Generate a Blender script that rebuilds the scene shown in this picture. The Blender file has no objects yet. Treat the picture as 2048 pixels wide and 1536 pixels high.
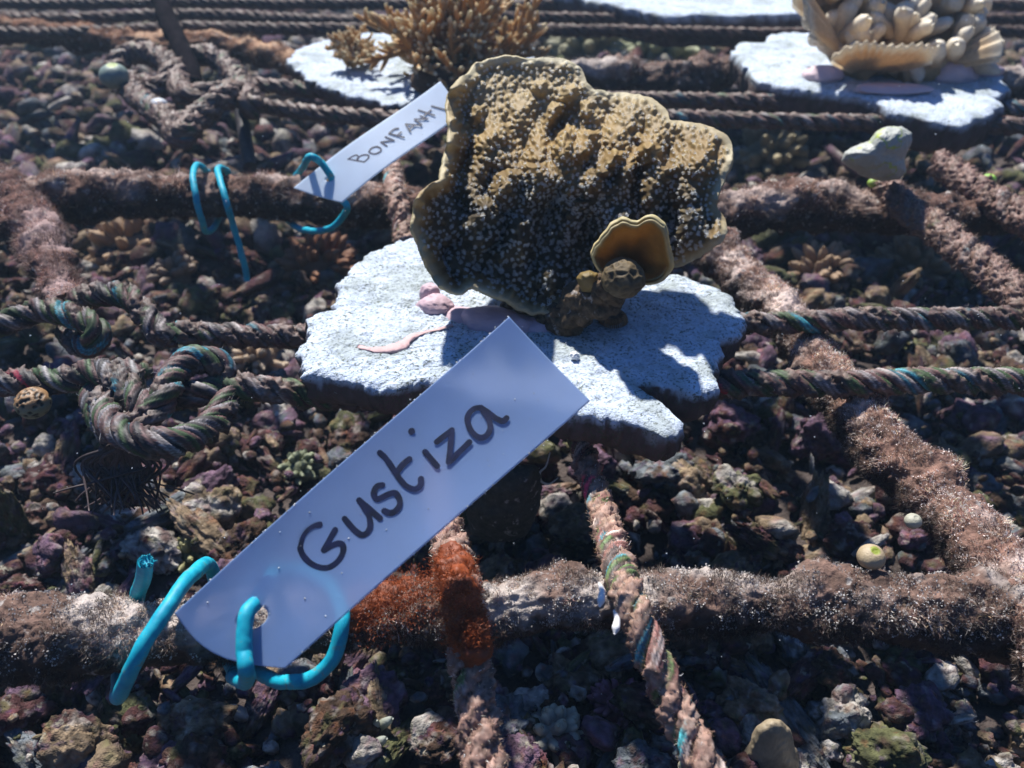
import bpy, math, random
import numpy as np
from mathutils import Vector, Matrix
sc = bpy.context.scene
rng = np.random.default_rng(7); random.seed(7)
CM = 0.01
# ------------------------------------------------------------ camera
PITCH = 35.0; CAMZ = 16.5; FPX = 1773.0
cam = bpy.data.cameras.new('camera'); co = bpy.data.objects.new('camera', cam); sc.collection.objects.link(co)
co.location = (0, 0, CAMZ*CM); co.rotation_euler = (math.radians(90-PITCH), 0, 0)
cam.sensor_width = 36; cam.lens = FPX/2048*36; cam.clip_start = 0.005; cam.clip_end = 60
cam.dof.use_dof = True; cam.dof.focus_distance = 0.245; cam.dof.aperture_fstop = 20.0
sc.camera = co
# ------------------------------------------------------------ light
SUN = Vector((-0.22, 0.54, 0.81)).normalized()
w = bpy.data.worlds.new('World'); sc.world = w; w.use_nodes = True
nt = w.node_tree; bg = nt.nodes['Background']; sky = nt.nodes.new('ShaderNodeTexSky')
sky.sky_type = 'NISHITA'; sky.sun_disc = False; sky.sun_elevation = math.asin(SUN.z); sky.sun_rotation = math.atan2(SUN.x, SUN.y)
sky.ozone_density = 4.0; sky.dust_density = 0.3
geo = nt.nodes.new('ShaderNodeTexCoord'); sx = nt.nodes.new('ShaderNodeSeparateXYZ'); nt.links.new(geo.outputs['Generated'], sx.inputs[0])
wr = nt.nodes.new('ShaderNodeValToRGB'); nt.links.new(sx.outputs[2], wr.inputs[0])   # under water the sky reaches down only through the window overhead
for e_, (p_, c_) in zip(wr.color_ramp.elements, ((.10, (.01, .035, .06)), (.85, (.55, .95, 1.5)))): e_.position = p_; e_.color = (*c_, 1)
wm = nt.nodes.new('ShaderNodeMix'); wm.data_type = 'RGBA'; wm.blend_type = 'MULTIPLY'; wm.inputs[0].default_value = 1
nt.links.new(sky.outputs[0], wm.inputs[6]); nt.links.new(wr.outputs[0], wm.inputs[7]); nt.links.new(wm.outputs[2], bg.inputs[0]); bg.inputs[1].default_value = 0.065
sl = bpy.data.lights.new('sun', 'SUN'); sl.energy = 5.0; sl.angle = math.radians(2.2); sl.color = (1.0, 0.96, 0.90)
so = bpy.data.objects.new('sun', sl); sc.collection.objects.link(so); so.rotation_euler = SUN.to_track_quat('Z', 'Y').to_euler()
vs = sc.view_settings; vs.view_transform = 'Standard'; vs.look = 'None'; vs.exposure = 0.85; vs.gamma = 1
# ------------------------------------------------------------ pixel -> world (cm)
sp, cp = math.sin(math.radians(PITCH)), math.cos(math.radians(PITCH))
def ray(px, py):
    px = np.asarray(px, float); py = np.asarray(py, float)
    a = (px-1024)/FPX; b = (768-py)/FPX
    return np.stack([a, cp+b*sp, -sp+b*cp], -1)
def PZ(px, py, z=0.0):
    d = ray(px, py); t = (np.asarray(z, float)-CAMZ)/d[..., 2]
    return np.array([0, 0, CAMZ])+d*t[..., None]
def PY(px, py, y):
    d = ray(px, py); t = np.asarray(y, float)/d[..., 1]
    return np.array([0, 0, CAMZ])+d*t[..., None]
def PD(px, py, D):     # D: distance along the optical axis
    return np.array([0, 0, CAMZ])+ray(px, py)*np.asarray(D, float)[..., None]
# ------------------------------------------------------------ noise
def _h(i):
    n = (i[..., 0]*374761393+i[..., 1]*668265263+i[..., 2]*2147483647*3+i[..., 2]*1274126177).astype(np.int64) & 0xffffffff
    n = ((n ^ (n >> 13))*1274126177) & 0xffffffff
    return ((n ^ (n >> 16)) & 0xffff)/32767.5-1
def vn(p):
    p = np.asarray(p, float); i = np.floor(p).astype(np.int64); f = p-i; f = f*f*(3-2*f); r = 0
    for a in (0, 1):
        for b in (0, 1):
            for c in (0, 1):
                wt = (f[..., 0] if a else 1-f[..., 0])*(f[..., 1] if b else 1-f[..., 1])*(f[..., 2] if c else 1-f[..., 2])
                r = r+wt*_h(i+np.array([a, b, c]))
    return r
def fbm(p, o=4, g=0.5):
    p = np.asarray(p, float); s = 0; a = 1; t = 0
    for k in range(o):
        s = s+a*vn(p*2**k+17.3*k); t += a; a *= g
    return s/t
def sm(x, a, b):
    t = np.clip((x-a)/(b-a), 0, 1); return t*t*(3-2*t)
# ------------------------------------------------------------ mesh building
def mkmesh(name, V, F, mat, col=None, smooth=True):
    V = np.asarray(V, float)*CM
    if not isinstance(F, list): F = [F]
    F = [np.asarray(f, np.int32) for f in F if len(f)]
    me = bpy.data.meshes.new(name)
    me.vertices.add(len(V)); me.vertices.foreach_set('co', V.astype(np.float32).ravel())
    lv = np.concatenate([f.ravel() for f in F]); tot = np.concatenate([np.full(len(f), f.shape[1], np.int32) for f in F])
    st = np.concatenate([[0], np.cumsum(tot)[:-1]]).astype(np.int32)
    me.loops.add(len(lv)); me.loops.foreach_set('vertex_index', lv)
    me.polygons.add(len(tot)); me.polygons.foreach_set('loop_start', st)
    me.polygons.foreach_set('use_smooth', np.full(len(tot), smooth))
    me.update(calc_edges=True); me.validate()
    if col is not None:
        ca = me.color_attributes.new('Col', 'FLOAT_COLOR', 'POINT')
        c = np.ones((len(V), 4), np.float32); c[:, :3] = col
        ca.data.foreach_set('color', c.ravel())
    if mat: me.materials.append(mat)
    return me
def mk(name, V, F, mat, parent=None, col=None, smooth=True, origin=None, **props):
    V = np.asarray(V, float)
    if parent is None and origin is None:
        origin = np.array([V[:, 0].mean(), V[:, 1].mean(), V[:, 2].min()])
    if parent is not None: origin = np.array(parent['_o']) if '_o' in parent else np.zeros(3)
    o = bpy.data.objects.new(name, mkmesh(name, V-origin, F, mat, col, smooth)); sc.collection.objects.link(o)
    if parent is not None: o.parent = parent; o['_o'] = list(origin)
    else: o.location = Vector(origin)*CM; o['_o'] = list(origin)
    for k, v in props.items(): o[k] = v
    return o
def root(name, at, label, category, group=None):
    o = bpy.data.objects.new(name, None); sc.collection.objects.link(o); o.location = Vector(at)*CM; o['_o'] = [float(a) for a in at]
    o.empty_display_size = 0.02; o['label'] = label; o['category'] = category
    if group: o['group'] = group
    return o
def grid(nu, nv, wu=False):   # faces of nu x nv grid (u slow); wu wraps v
    u = np.arange(nu-1); v = np.arange(nv if wu else nv-1)
    U, W = np.meshgrid(u, v, indexing='ij'); W2 = (W+1) % nv
    return np.stack([U*nv+W, U*nv+W2, (U+1)*nv+W2, (U+1)*nv+W], -1).reshape(-1, 4)
def merge(parts):
    V = []; F3 = []; F4 = []; C = []; n = 0
    for v, f, c in parts:
        v = np.asarray(v); V.append(v); C.append(np.broadcast_to(c, (len(v), 3)))
        for g in (f if isinstance(f, list) else [f]):
            g = np.asarray(g)
            if len(g): (F3 if g.shape[1] == 3 else F4).append(g+n)
        n += len(v)
    F = []
    if F3: F.append(np.concatenate(F3))
    if F4: F.append(np.concatenate(F4))
    return np.concatenate(V), F, np.concatenate(C)
def nrm(v): return v/np.maximum(np.linalg.norm(v, axis=-1, keepdims=True), 1e-9)
def spline(P, n):
    P = np.asarray(P, float); m = len(P)
    Q = np.vstack([2*P[0]-P[1], P, 2*P[-1]-P[-2]]); t = np.linspace(0, m-1-1e-6, max(n*4, 60)); i = t.astype(int); f = (t-i)[:, None]
    a, b, c, d = Q[i], Q[i+1], Q[i+2], Q[i+3]
    S = .5*((2*b)+(-a+c)*f+(2*a-5*b+4*c-d)*f**2+(-a+3*b-3*c+d)*f**3)
    L = np.concatenate([[0], np.cumsum(np.linalg.norm(np.diff(S[:, :3], axis=0), axis=1))]); s = np.linspace(0, L[-1], n)
    return np.stack([np.interp(s, L, S[:, k]) for k in range(S.shape[1])], 1)
def frames(P):
    T = nrm(np.gradient(P, axis=0)); N = np.zeros_like(P)
    up = np.array([0, 0, 1.]) if abs(T[0, 2]) < .9 else np.array([1., 0, 0])
    n = nrm(np.cross(np.cross(T[0], up), T[0])); N[0] = n
    for i in range(1, len(P)):
        n = n-T[i]*np.dot(n, T[i]); n = n/max(np.linalg.norm(n), 1e-9); N[i] = n
    return T, N, np.cross(T, N)
def tube(P, r, S=12, caps=True, ang0=0.0):
    n = len(P); T, N, B = frames(P); r = np.broadcast_to(np.asarray(r, float), (n,)) if np.ndim(r) < 2 else r
    a = np.arange(S)/S*2*np.pi+ang0
    D = N[:, None]*np.cos(a)[None, :, None]+B[:, None]*np.sin(a)[None, :, None]
    R = r[:, None, None] if r.ndim == 1 else r[..., None]
    V = (P[:, None]+D*R).reshape(-1, 3); F = [grid(n, S, True)[:, ::-1]]
    if caps:
        V = np.vstack([V, P[0], P[-1]]); k = np.arange(S); k2 = (k+1) % S
        F.append(np.vstack([np.stack([k, k2, np.full(S, n*S)], 1)[:, ::-1]*1, np.stack([k2+(n-1)*S, k+(n-1)*S, np.full(S, n*S+1)], 1)[:, ::-1]]))
    return V, F
def tubenrm(P, V, n, S): return nrm(V[:n*S].reshape(n, S, 3)-P[:, None]).reshape(-1, 3)
_ico = {}
def ico(k):
    if k not in _ico:
        import bmesh
        bm = bmesh.new(); bmesh.ops.create_icosphere(bm, subdivisions=k, radius=1)
        _ico[k] = (np.array([v.co[:] for v in bm.verts]), np.array([[v.index for v in f.verts] for f in bm.faces])); bm.free()
    return _ico[k]
def lump(c, r, k=3, amp=.25, fr=1.5, sq=(1, 1, 1), seed=0.0, rot=None):
    v, f = ico(k); d = 1+amp*fbm(v*fr+seed, 4)
    p = v*d[:, None]*np.asarray(sq)*r
    if rot is not None: p = p@np.array(Matrix.Rotation(rot[0], 3, rot[1]))
    return p+np.asarray(c), f
def filaments(p, n, L, wd, col, curl=.6, up=.35):
    N = len(p); L = np.broadcast_to(L, (N,))[:, None]*(.5+rng.random((N, 1)))
    d = nrm(n+rng.normal(0, curl, (N, 3))+np.array([0, 0, up])); d2 = nrm(d+rng.normal(0, curl, (N, 3)))
    s = nrm(np.cross(d, rng.normal(0, 1, (N, 3))))*np.broadcast_to(wd, (N,))[:, None]*.5
    b = p-n*.02; m = b+d*L*.55; t = m+d2*L*.5
    V = np.stack([b-s, b+s, m-s*.8, m+s*.8, t], 1).reshape(-1, 3); i = np.arange(N)[:, None]*5
    F = [np.concatenate([i+2, i+3, i+4], 1), np.concatenate([i, i+1, i+3, i+2], 1)]
    return V, F, np.repeat(col, 5, 0)
# ------------------------------------------------------------ materials
def mat(name):
    m = bpy.data.materials.new(name); m.use_nodes = True; return m, m.node_tree.nodes, m.node_tree.links, m.node_tree.nodes['Principled BSDF']
def ramp(N, stops):
    r = N.new('ShaderNodeValToRGB'); e = r.color_ramp.elements
    while len(e) < len(stops): e.new(.5)
    for q, (p, c) in zip(e, stops): q.position = p; q.color = (*c, 1)
    return r
def noise(N, L, co_, scale, detail=6, rough=.6):
    n = N.new('ShaderNodeTexNoise'); n.inputs['Scale'].default_value = scale; n.inputs['Detail'].default_value = detail; n.inputs['Roughness'].default_value = rough
    L.new(co_, n.inputs['Vector']); return n
def mix(N, L, f, a, b, bt='MIX'):
    m = N.new('ShaderNodeMix'); m.data_type = 'RGBA'; m.blend_type = bt
    for s, v in ((m.inputs[0], f), (m.inputs[6], a), (m.inputs[7], b)):
        if hasattr(v, 'links'): L.new(v, s)
        elif isinstance(v, (int, float)): s.default_value = v
        else: s.default_value = (*v, 1)
    return m.outputs[2]
def bump(N, L, h, s, d, B):
    b = N.new('ShaderNodeBump'); b.inputs['Strength'].default_value = s; b.inputs['Distance'].default_value = d
    L.new(h, b.inputs['Height']); L.new(b.outputs[0], B.inputs['Normal']); return b
def colmat(name, rough=.8, spec=.3, bscale=900, bstr=.5, bdist=.0006, var=.35, patch=None, sss=0.0, trans=0.0):
    """colour attribute x procedural mottling, bumped"""
    m, N, L, B = mat(name); tc = N.new('ShaderNodeTexCoord'); at = N.new('ShaderNodeAttribute'); at.attribute_name = 'Col'
    n = noise(N, L, tc.outputs['Object'], bscale*.35); r = ramp(N, [(.25, (1-var,)*3), (.75, (1+var,)*3)]); L.new(n.outputs[0], r.inputs[0])
    c = mix(N, L, 1.0, at.outputs['Color'], r.outputs[0], 'MULTIPLY')
    if patch:
        n2 = noise(N, L, tc.outputs['Object'], patch[0]); r2 = ramp(N, [(patch[1], (0, 0, 0)), (patch[1]+.06, (1, 1, 1))]); L.new(n2.outputs[0], r2.inputs[0])
        c = mix(N, L, r2.outputs[0], c, patch[2])
    L.new(c, B.inputs['Base Color']); B.inputs['Roughness'].default_value = rough; B.inputs['Specular IOR Level'].default_value = spec
    n3 = noise(N, L, tc.outputs['Object'], bscale, 4); bump(N, L, n3.outputs[0], bstr, bdist, B)
    if trans:
        T = N.new('ShaderNodeBsdfTranslucent'); L.new(c, T.inputs[0]); a = N.new('ShaderNodeMixShader'); a.inputs[0].default_value = trans
        L.new(B.outputs[0], a.inputs[1]); L.new(T.outputs[0], a.inputs[2]); L.new(a.outputs[0], N['Material Output'].inputs[0])
    if sss: B.inputs['Subsurface Weight'].default_value = sss; B.inputs['Subsurface Radius'].default_value = (.004, .002, .001); B.inputs['Subsurface Scale'].default_value = .3
    return m
M_crust = colmat('crust', .85, .25, 1100, .8, .0008, .55, (260, .60, (.30, .27, .25)))
M_turf = colmat('algae_turf', .6, .5, 900, .1, .0002, .4, trans=.25)
M_rubble = colmat('rubble', .9, .15, 420, 1.0, .0022, .6, (170, .63, (.24, .22, .17)))
M_rope = colmat('rope_fibre', .6, .35, 1500, .3, .0003, .35, (230, .60, (.10, .065, .05)))
M_coral = colmat('coral_tissue', .55, .35, 1800, .35, .0003, .12, trans=.3)
M_coral2 = colmat('branch_coral', .6, .3, 1400, .5, .0004, .15, trans=.35)
M_polyp = colmat('polyp_white', .5, .3, 800, 0, .0001, .05, trans=.5)
M_putty = colmat('epoxy_putty', .6, .3, 500, .4, .0006, .10)
M_smooth = colmat('smooth_animal', .5, .4, 2200, .5, .0003, .12)
M_plate = colmat('stone_plate', .85, .25, 1300, .9, .0009, .14)
# speckled sediment on the plates
N_, L_ = M_plate.node_tree.nodes, M_plate.node_tree.links; B_ = N_['Principled BSDF']; src = B_.inputs['Base Color'].links[0].from_socket
tc_ = N_.new('ShaderNodeTexCoord'); nn = noise(N_, L_, tc_.outputs['Object'], 1000, 3, .55); rr = ramp(N_, [(.54, (0, 0, 0)), (.60, (.85,)*3)]); L_.new(nn.outputs[0], rr.inputs[0])
nb = noise(N_, L_, tc_.outputs['Object'], 90, 5, .6); rb = ramp(N_, [(.38, (.45,)*3), (.62, (1, 1, 1))]); L_.new(nb.outputs[0], rb.inputs[0])
fm = mix(N_, L_, 1.0, rr.outputs[0], rb.outputs[0], 'MULTIPLY'); c1 = mix(N_, L_, fm, src, (.08, .09, .055)); L_.new(c1, B_.inputs['Base Color'])
m, N, L, B = mat('cable_plastic'); M_cable = m
B.inputs['Base Color'].default_value = (.0, .42, .60, 1); B.inputs['Roughness'].default_value = .55; B.inputs['Specular IOR Level'].default_value = .3
tc = N.new('ShaderNodeTexCoord'); n = noise(N, L, tc.outputs['Object'], 260); r = ramp(N, [(.35, (.0, .25, .37)), (.60, (.01, .36, .47)), (.68, (.12, .24, .23))]); L.new(n.outputs[0], r.inputs[0]); L.new(r.outputs[0], B.inputs['Base Color'])
B.inputs['Subsurface Weight'].default_value = .1; B.inputs['Subsurface Scale'].default_value = .002
def tagmat(name, col, tr):
    m, N, L, B = mat(name); tc = N.new('ShaderNodeTexCoord')
    n = noise(N, L, tc.outputs['Object'], 60, 4); r = ramp(N, [(.3, tuple(c*.9 for c in col)), (.7, col)]); L.new(n.outputs[0], r.inputs[0])
    L.new(r.outputs[0], B.inputs['Base Color']); B.inputs['Roughness'].default_value = .42
    T = N.new('ShaderNodeBsdfTranslucent'); L.new(r.outputs[0], T.inputs[0])
    R = N.new('ShaderNodeBsdfRefraction'); R.inputs['Roughness'].default_value = .55; R.inputs['IOR'].default_value = 1.08; R.inputs['Color'].default_value = (.9, .9, .95, 1)
    a = N.new('ShaderNodeMixShader'); a.inputs[0].default_value = .5; L.new(B.outputs[0], a.inputs[1]); L.new(T.outputs[0], a.inputs[2])
    b = N.new('ShaderNodeMixShader'); b.inputs[0].default_value = tr; L.new(a.outputs[0], b.inputs[1]); L.new(R.outputs[0], b.inputs[2])
    L.new(b.outputs[0], N['Material Output'].inputs[0]); n2 = noise(N, L, tc.outputs['Object'], 1500, 3); bump(N, L, n2.outputs[0], .08, .0002, B)
    return m
M_tag = tagmat('frosted_plastic', (.35, .52, .84), .36); M_tag2 = tagmat('white_plastic', (.76, .87, 1.0), .02)
m, N, L, B = mat('marker_ink'); M_ink = m
tc = N.new('ShaderNodeTexCoord'); n = noise(N, L, tc.outputs['Object'], 350); r = ramp(N, [(.35, (.002, .003, .012)), (.7, (.010, .014, .06))]); L.new(n.outputs[0], r.inputs[0]); L.new(r.outputs[0], B.inputs['Base Color']); B.inputs['Roughness'].default_value = .45
# ------------------------------------------------------------ seabed and rubble
GZ = -9.5
def gh(x, y): return GZ+1.3*fbm(np.stack([x/14, y/14, x*0], -1), 4)+.5*fbm(np.stack([x/2.5, y/2.5, x*0+5], -1), 3)
gx = np.concatenate([np.linspace(-2500, -120, 12), np.linspace(-110, 110, 240), np.linspace(120, 2500, 12)])
gy = np.concatenate([np.linspace(-600, -2, 8), np.linspace(0, 190, 220), np.linspace(200, 3500, 14)])
X, Y = np.meshgrid(gx, gy, indexing='ij'); Z = gh(X, Y)
V = np.stack([X, Y, Z], -1).reshape(-1, 3)
q = fbm(V/3.0, 4)[:, None]; cg = np.array([.07, .055, .05])*(1+.6*q)
m_sea = M_rubble
o = mk('seabed', V, grid(len(gx), len(gy))[:, ::-1], m_sea, col=cg, origin=np.array([0, 0, GZ]), kind='structure')
PAL = {'maroon': (.095, .045, .045), 'mauve': (.19, .12, .17), 'tan': (.30, .23, .15), 'olive': (.14, .15, .07), 'pale': (.62, .60, .54), 'brown': (.10, .065, .045), 'grey': (.17, .20, .22)}
LAB = {'maroon': 'dark maroon crusted coral rubble lump on the seabed', 'mauve': 'dull mauve crusted coral rubble lump on the seabed', 'tan': 'tan weathered coral rubble lump on the seabed',
       'olive': 'olive green algae covered rubble lump on the seabed', 'pale': 'pale chalky coral rubble lump on the seabed', 'brown': 'dark brown knobbly rubble lump on the seabed', 'grey': 'slate grey pebble lump among the rubble on the seabed'}
names = list(PAL); PW = np.array([.20, .18, .15, .13, .09, .13, .12])
def shape(kind, k, seed):
    v, f = ico(k)
    if kind == 0: d = 1+.6*fbm(v*1.7+seed, 4)+.22*np.abs(fbm(v*6+seed, 3)); s = (1, .8, .65)
    elif kind == 1:      # nodular
        c = nrm(np.random.default_rng(int(seed*10)).normal(0, 1, (16, 3))); dd = np.max(v@c.T, 1); d = .66+.45*sm(dd, .78, 1.0)+.3*fbm(v*2+seed, 3)+.14*fbm(v*8+seed, 2); s = (1, .9, .75)
    elif kind == 2:      # broken branch
        d = 1+.5*fbm(v*2.6+seed, 5, .6)+.14*fbm(v*9+seed, 2); s = (1.9, .5, .45)
    elif kind == 3: d = 1+.5*fbm(v*1.7+seed, 4, .6)-.25*np.abs(fbm(v*5+seed, 3)); s = (1.1, .8, .6)
    else: d = .9+.7*fbm(v*1.5+seed, 4)+.3*np.abs(fbm(v*4+seed, 3)); s = (1.2, 1, .75)
    return v*d[:, None]*np.array(s), f
def rot3(a, b, c): return np.array(Matrix.Rotation(c, 3, 'Z')@Matrix.Rotation(b, 3, 'Y')@Matrix.Rotation(a, 3, 'X'))
def rcol(v, nm, seed):
    c = np.array(PAL[nm]); q = fbm(v*2.5+seed, 3)[:, None]; q2 = fbm(v*1.1+seed*2, 2)[:, None]
    other = np.array(PAL[names[int(seed*7) % 7]])
    c = c*(1+.5*q)+(other-c)*sm(q2, .15, .4)
    for k_, fc_ in enumerate(((.22, .08, .09), (.16, .17, .07), (.42, .40, .36), (.22, .10, .05), (.12, .07, .16))):
        m_ = sm(fbm(v*(2.0+k_*.5)+seed*3+k_*11, 3), .24, .44)[:, None]*.55; c = c+(np.array(fc_)-c)*m_
    return np.clip(c*np.array([.56, .54, .54])*(1+1.0*fbm(v*6+seed, 3)[:, None]), .006, .9)
pts = []
def scatter(n, y0, y1, rmin, rmax):
    for i in range(n):
        y = y0+(y1-y0)*rng.random()**.85; D = math.hypot(y, 26); x = (rng.random()*2-1)*(D*.60+4)
        r = rmin+(rmax-rmin)*rng.random()**2.4; pts.append((x, y, r))
scatter(3300, 9, 48, .28, 1.15); scatter(3600, 9, 46, .14, .38); scatter(4200, 48, 100, .5, 1.4); scatter(1200, 100, 190, 1.2, 2.8)
pts = sorted(pts, key=lambda p: -p[2]/math.hypot(p[1], 26))
protos = {}
stuff = []; rcnt = 0
for i, (x, y, r) in enumerate(pts):
    nm = names[int(rng.choice(7, p=PW))]; kd = int(rng.integers(0, 5)); z = float(gh(np.array([x]), np.array([y]))[0])+r*.2+rng.random()**2*1.3
    R = (rng.normal(0, .5), rng.normal(0, .5), rng.random()*6.28)
    if i < 300:
        key = (nm, kd)
        if key not in protos:
            v, f = shape(kd, 5, kd*3.7+names.index(nm)); o = mk('coral_rubble', v, f, M_rubble, col=rcol(v, nm, kd*3.7+names.index(nm)), origin=np.zeros(3)); protos[key] = o
        else: o = protos[key].copy(); sc.collection.objects.link(o)
        o.location = Vector((x, y, z))*CM; o.rotation_euler = R; s = r*(.9+.2*rng.random()); o.scale = (s, s*(.85+.3*rng.random()), s)
        o['label'] = LAB[nm]; o['category'] = 'rubble'; o['group'] = nm+' rubble lumps strewn over the seabed'
    else:
        sd = float(rng.random()*50); v, f = shape(kd, 3 if y < 48 and r > .38 else 2, sd); c = rcol(v, nm, sd)
        if y >= 48: v = v*(1+rng.normal(0, .11, (len(v), 1)))
        stuff.append(((v*r)@rot3(*R).T+np.array([x, y, z]), f, c))
V, F, C = merge(stuff)
kk = rng.integers(0, len(V), 120000); kk = kk[(V[kk, 1] < 60)]; kk = kk[fbm(V[kk]/3+5, 2) > .02]
fv = filaments(V[kk], np.tile([0, 0, 1.], (len(kk), 1)), .16, .02, np.clip(C[kk]*1.3, 0, 1), curl=.9)
mk('seabed_algae', fv[0], fv[1], None, col=fv[2], smooth=False, kind='stuff', label='fine fuzzy algae growing over the seabed rubble', category='algae')
mk('rubble_gravel', V, F, M_rubble, col=C, kind='stuff', label='small mixed coral rubble and gravel covering the seabed', category='gravel')
# ------------------------------------------------------------ encrusted bars
TC = [np.array(c) for c in ((.32, .25, .20), (.15, .085, .075), (.60, .56, .52), (.09, .05, .04), (.38, .28, .18))]
def turfcol(n, tint=None, wts=(.3, .25, .15, .2, .1)):
    k = rng.choice(5, n, p=wts); c = np.array(TC)[k]*(.5+.9*rng.random((n, 1)))*np.array([1.04, 1.02, .99])
    return c if tint is None else c*np.array(tint)
def crust_tube(P, r, seed, S=72, step=.1, amp=.28, tint=(1, 1, 1), fil=900, flen=.13, dark=1.0):
    P = np.asarray(P, float); Ln = np.linalg.norm(np.diff(P[:, :3], axis=0), axis=1).sum(); n = int(Ln/step)
    Q = spline(P, n); Pc = Q[:, :3]; rad = Q[:, 3] if Q.shape[1] > 3 else np.full(n, r)
    V, F = tube(Pc, rad, S, True); nn_ = tubenrm(Pc, V, n, S); base = V[:n*S]
    d = amp*(fbm(base/1.3+seed, 4)*1.4)+.45*amp*fbm(base/.30+seed, 3)+.25*amp*fbm(base/.12+seed, 2)
    V[:n*S] = base+nn_*(d*np.repeat(rad, S))[:, None]
    q = fbm(base/.5+seed*2, 4); q2 = fbm(base/1.8+seed*3, 3)
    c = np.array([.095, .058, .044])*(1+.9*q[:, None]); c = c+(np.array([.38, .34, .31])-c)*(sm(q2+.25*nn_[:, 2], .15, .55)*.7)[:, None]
    c = c*(.5+.8*sm(nn_[:, 2:3], -.1, .8)); c = np.vstack([c, c[:2]])*np.array(tint)*dark  # sunlit tops and shaded undersides painted into the crust colour
    k = rng.integers(0, n*S, int(fil*Ln*3.4)); cl = fbm(V[k]/.55+seed*5, 3); k = k[cl > -.10]; cl = cl[cl > -.10]; jit = rng.normal(0, .03, (len(k), 3))
    tcl = turfcol(len(k), tint); tcl = tcl*(.45+1.35*sm(fbm(V[k]/.9+seed, 3), -.15, .4))[:, None]*(.32+1.25*sm(nn_[k, 2:3], -.15, .85))  # turf paler on silted tops, darker below; sun and shade painted in
    fv = filaments(V[k]+jit, nn_[k], flen*(.35+1.1*sm(cl, -.2, .4)), .014, np.clip(tcl, 0, 1), curl=.8, up=.2)
    k = rng.integers(0, n*S, int(fil*Ln*1.1)); k = k[(nn_[k, 2] > .0)&(fbm(V[k]/.35+seed, 2) > .08)]; g1 = filaments(V[k]+nn_[k]*rng.random((len(k), 1))*.1, nn_[k], .035, .05, np.clip(np.tile([.58, .55, .52], (len(k), 1))*(.4+.8*rng.random((len(k), 1)))*np.array(tint), 0, 1), curl=1.2)
    fv = merge([fv, g1])
    return V, F, c, fv
nf = root('nursery_frame', (0, 20, -1), 'rusty metal bar frame thickly crusted with mauve and brown algae', 'frame')
def fbar(P, r, seed, lab=None, **kw):
    V, F, c, fv = crust_tube(P, r, seed, **kw)
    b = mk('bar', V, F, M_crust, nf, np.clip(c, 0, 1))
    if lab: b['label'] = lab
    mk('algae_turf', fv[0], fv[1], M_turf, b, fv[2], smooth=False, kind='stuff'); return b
def pz(l): return np.array([np.append(PZ(p[0], p[1], p[2]), p[3]) for p in l])
FZ = -.7
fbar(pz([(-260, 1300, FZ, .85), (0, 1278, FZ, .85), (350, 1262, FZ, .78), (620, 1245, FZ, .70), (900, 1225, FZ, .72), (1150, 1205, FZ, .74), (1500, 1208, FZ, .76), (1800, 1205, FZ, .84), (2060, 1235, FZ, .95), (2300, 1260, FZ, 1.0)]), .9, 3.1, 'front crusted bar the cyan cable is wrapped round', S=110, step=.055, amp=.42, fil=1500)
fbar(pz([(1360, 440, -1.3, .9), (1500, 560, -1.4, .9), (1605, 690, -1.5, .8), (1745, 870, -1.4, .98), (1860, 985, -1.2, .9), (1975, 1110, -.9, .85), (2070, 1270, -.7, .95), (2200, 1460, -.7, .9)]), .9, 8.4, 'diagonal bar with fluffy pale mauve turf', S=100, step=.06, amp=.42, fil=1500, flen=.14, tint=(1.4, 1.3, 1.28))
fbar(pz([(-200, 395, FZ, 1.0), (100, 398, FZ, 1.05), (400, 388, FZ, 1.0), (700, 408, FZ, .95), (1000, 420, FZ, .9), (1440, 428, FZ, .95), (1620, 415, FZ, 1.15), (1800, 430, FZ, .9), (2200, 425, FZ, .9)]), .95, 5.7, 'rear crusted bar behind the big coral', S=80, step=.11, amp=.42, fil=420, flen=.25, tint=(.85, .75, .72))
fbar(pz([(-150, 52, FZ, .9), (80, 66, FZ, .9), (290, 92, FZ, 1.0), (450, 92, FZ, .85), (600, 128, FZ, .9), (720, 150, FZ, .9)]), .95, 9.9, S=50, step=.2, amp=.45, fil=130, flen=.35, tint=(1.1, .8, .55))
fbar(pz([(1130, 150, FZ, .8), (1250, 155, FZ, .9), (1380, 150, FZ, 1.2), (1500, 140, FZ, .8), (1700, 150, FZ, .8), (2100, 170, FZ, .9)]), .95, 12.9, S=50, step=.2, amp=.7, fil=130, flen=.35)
fbar(pz([(-80, 330, -.5, 1.1), (40, 430, -.3, 1.2), (100, 520, -.3, .9), (140, 615, -.3, .6)]), .95, 15.2, 'short dark crusted piece slanting down at the left edge', S=60, step=.1, amp=.4, fil=600, flen=.25, tint=(.75, .6, .62))
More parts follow.
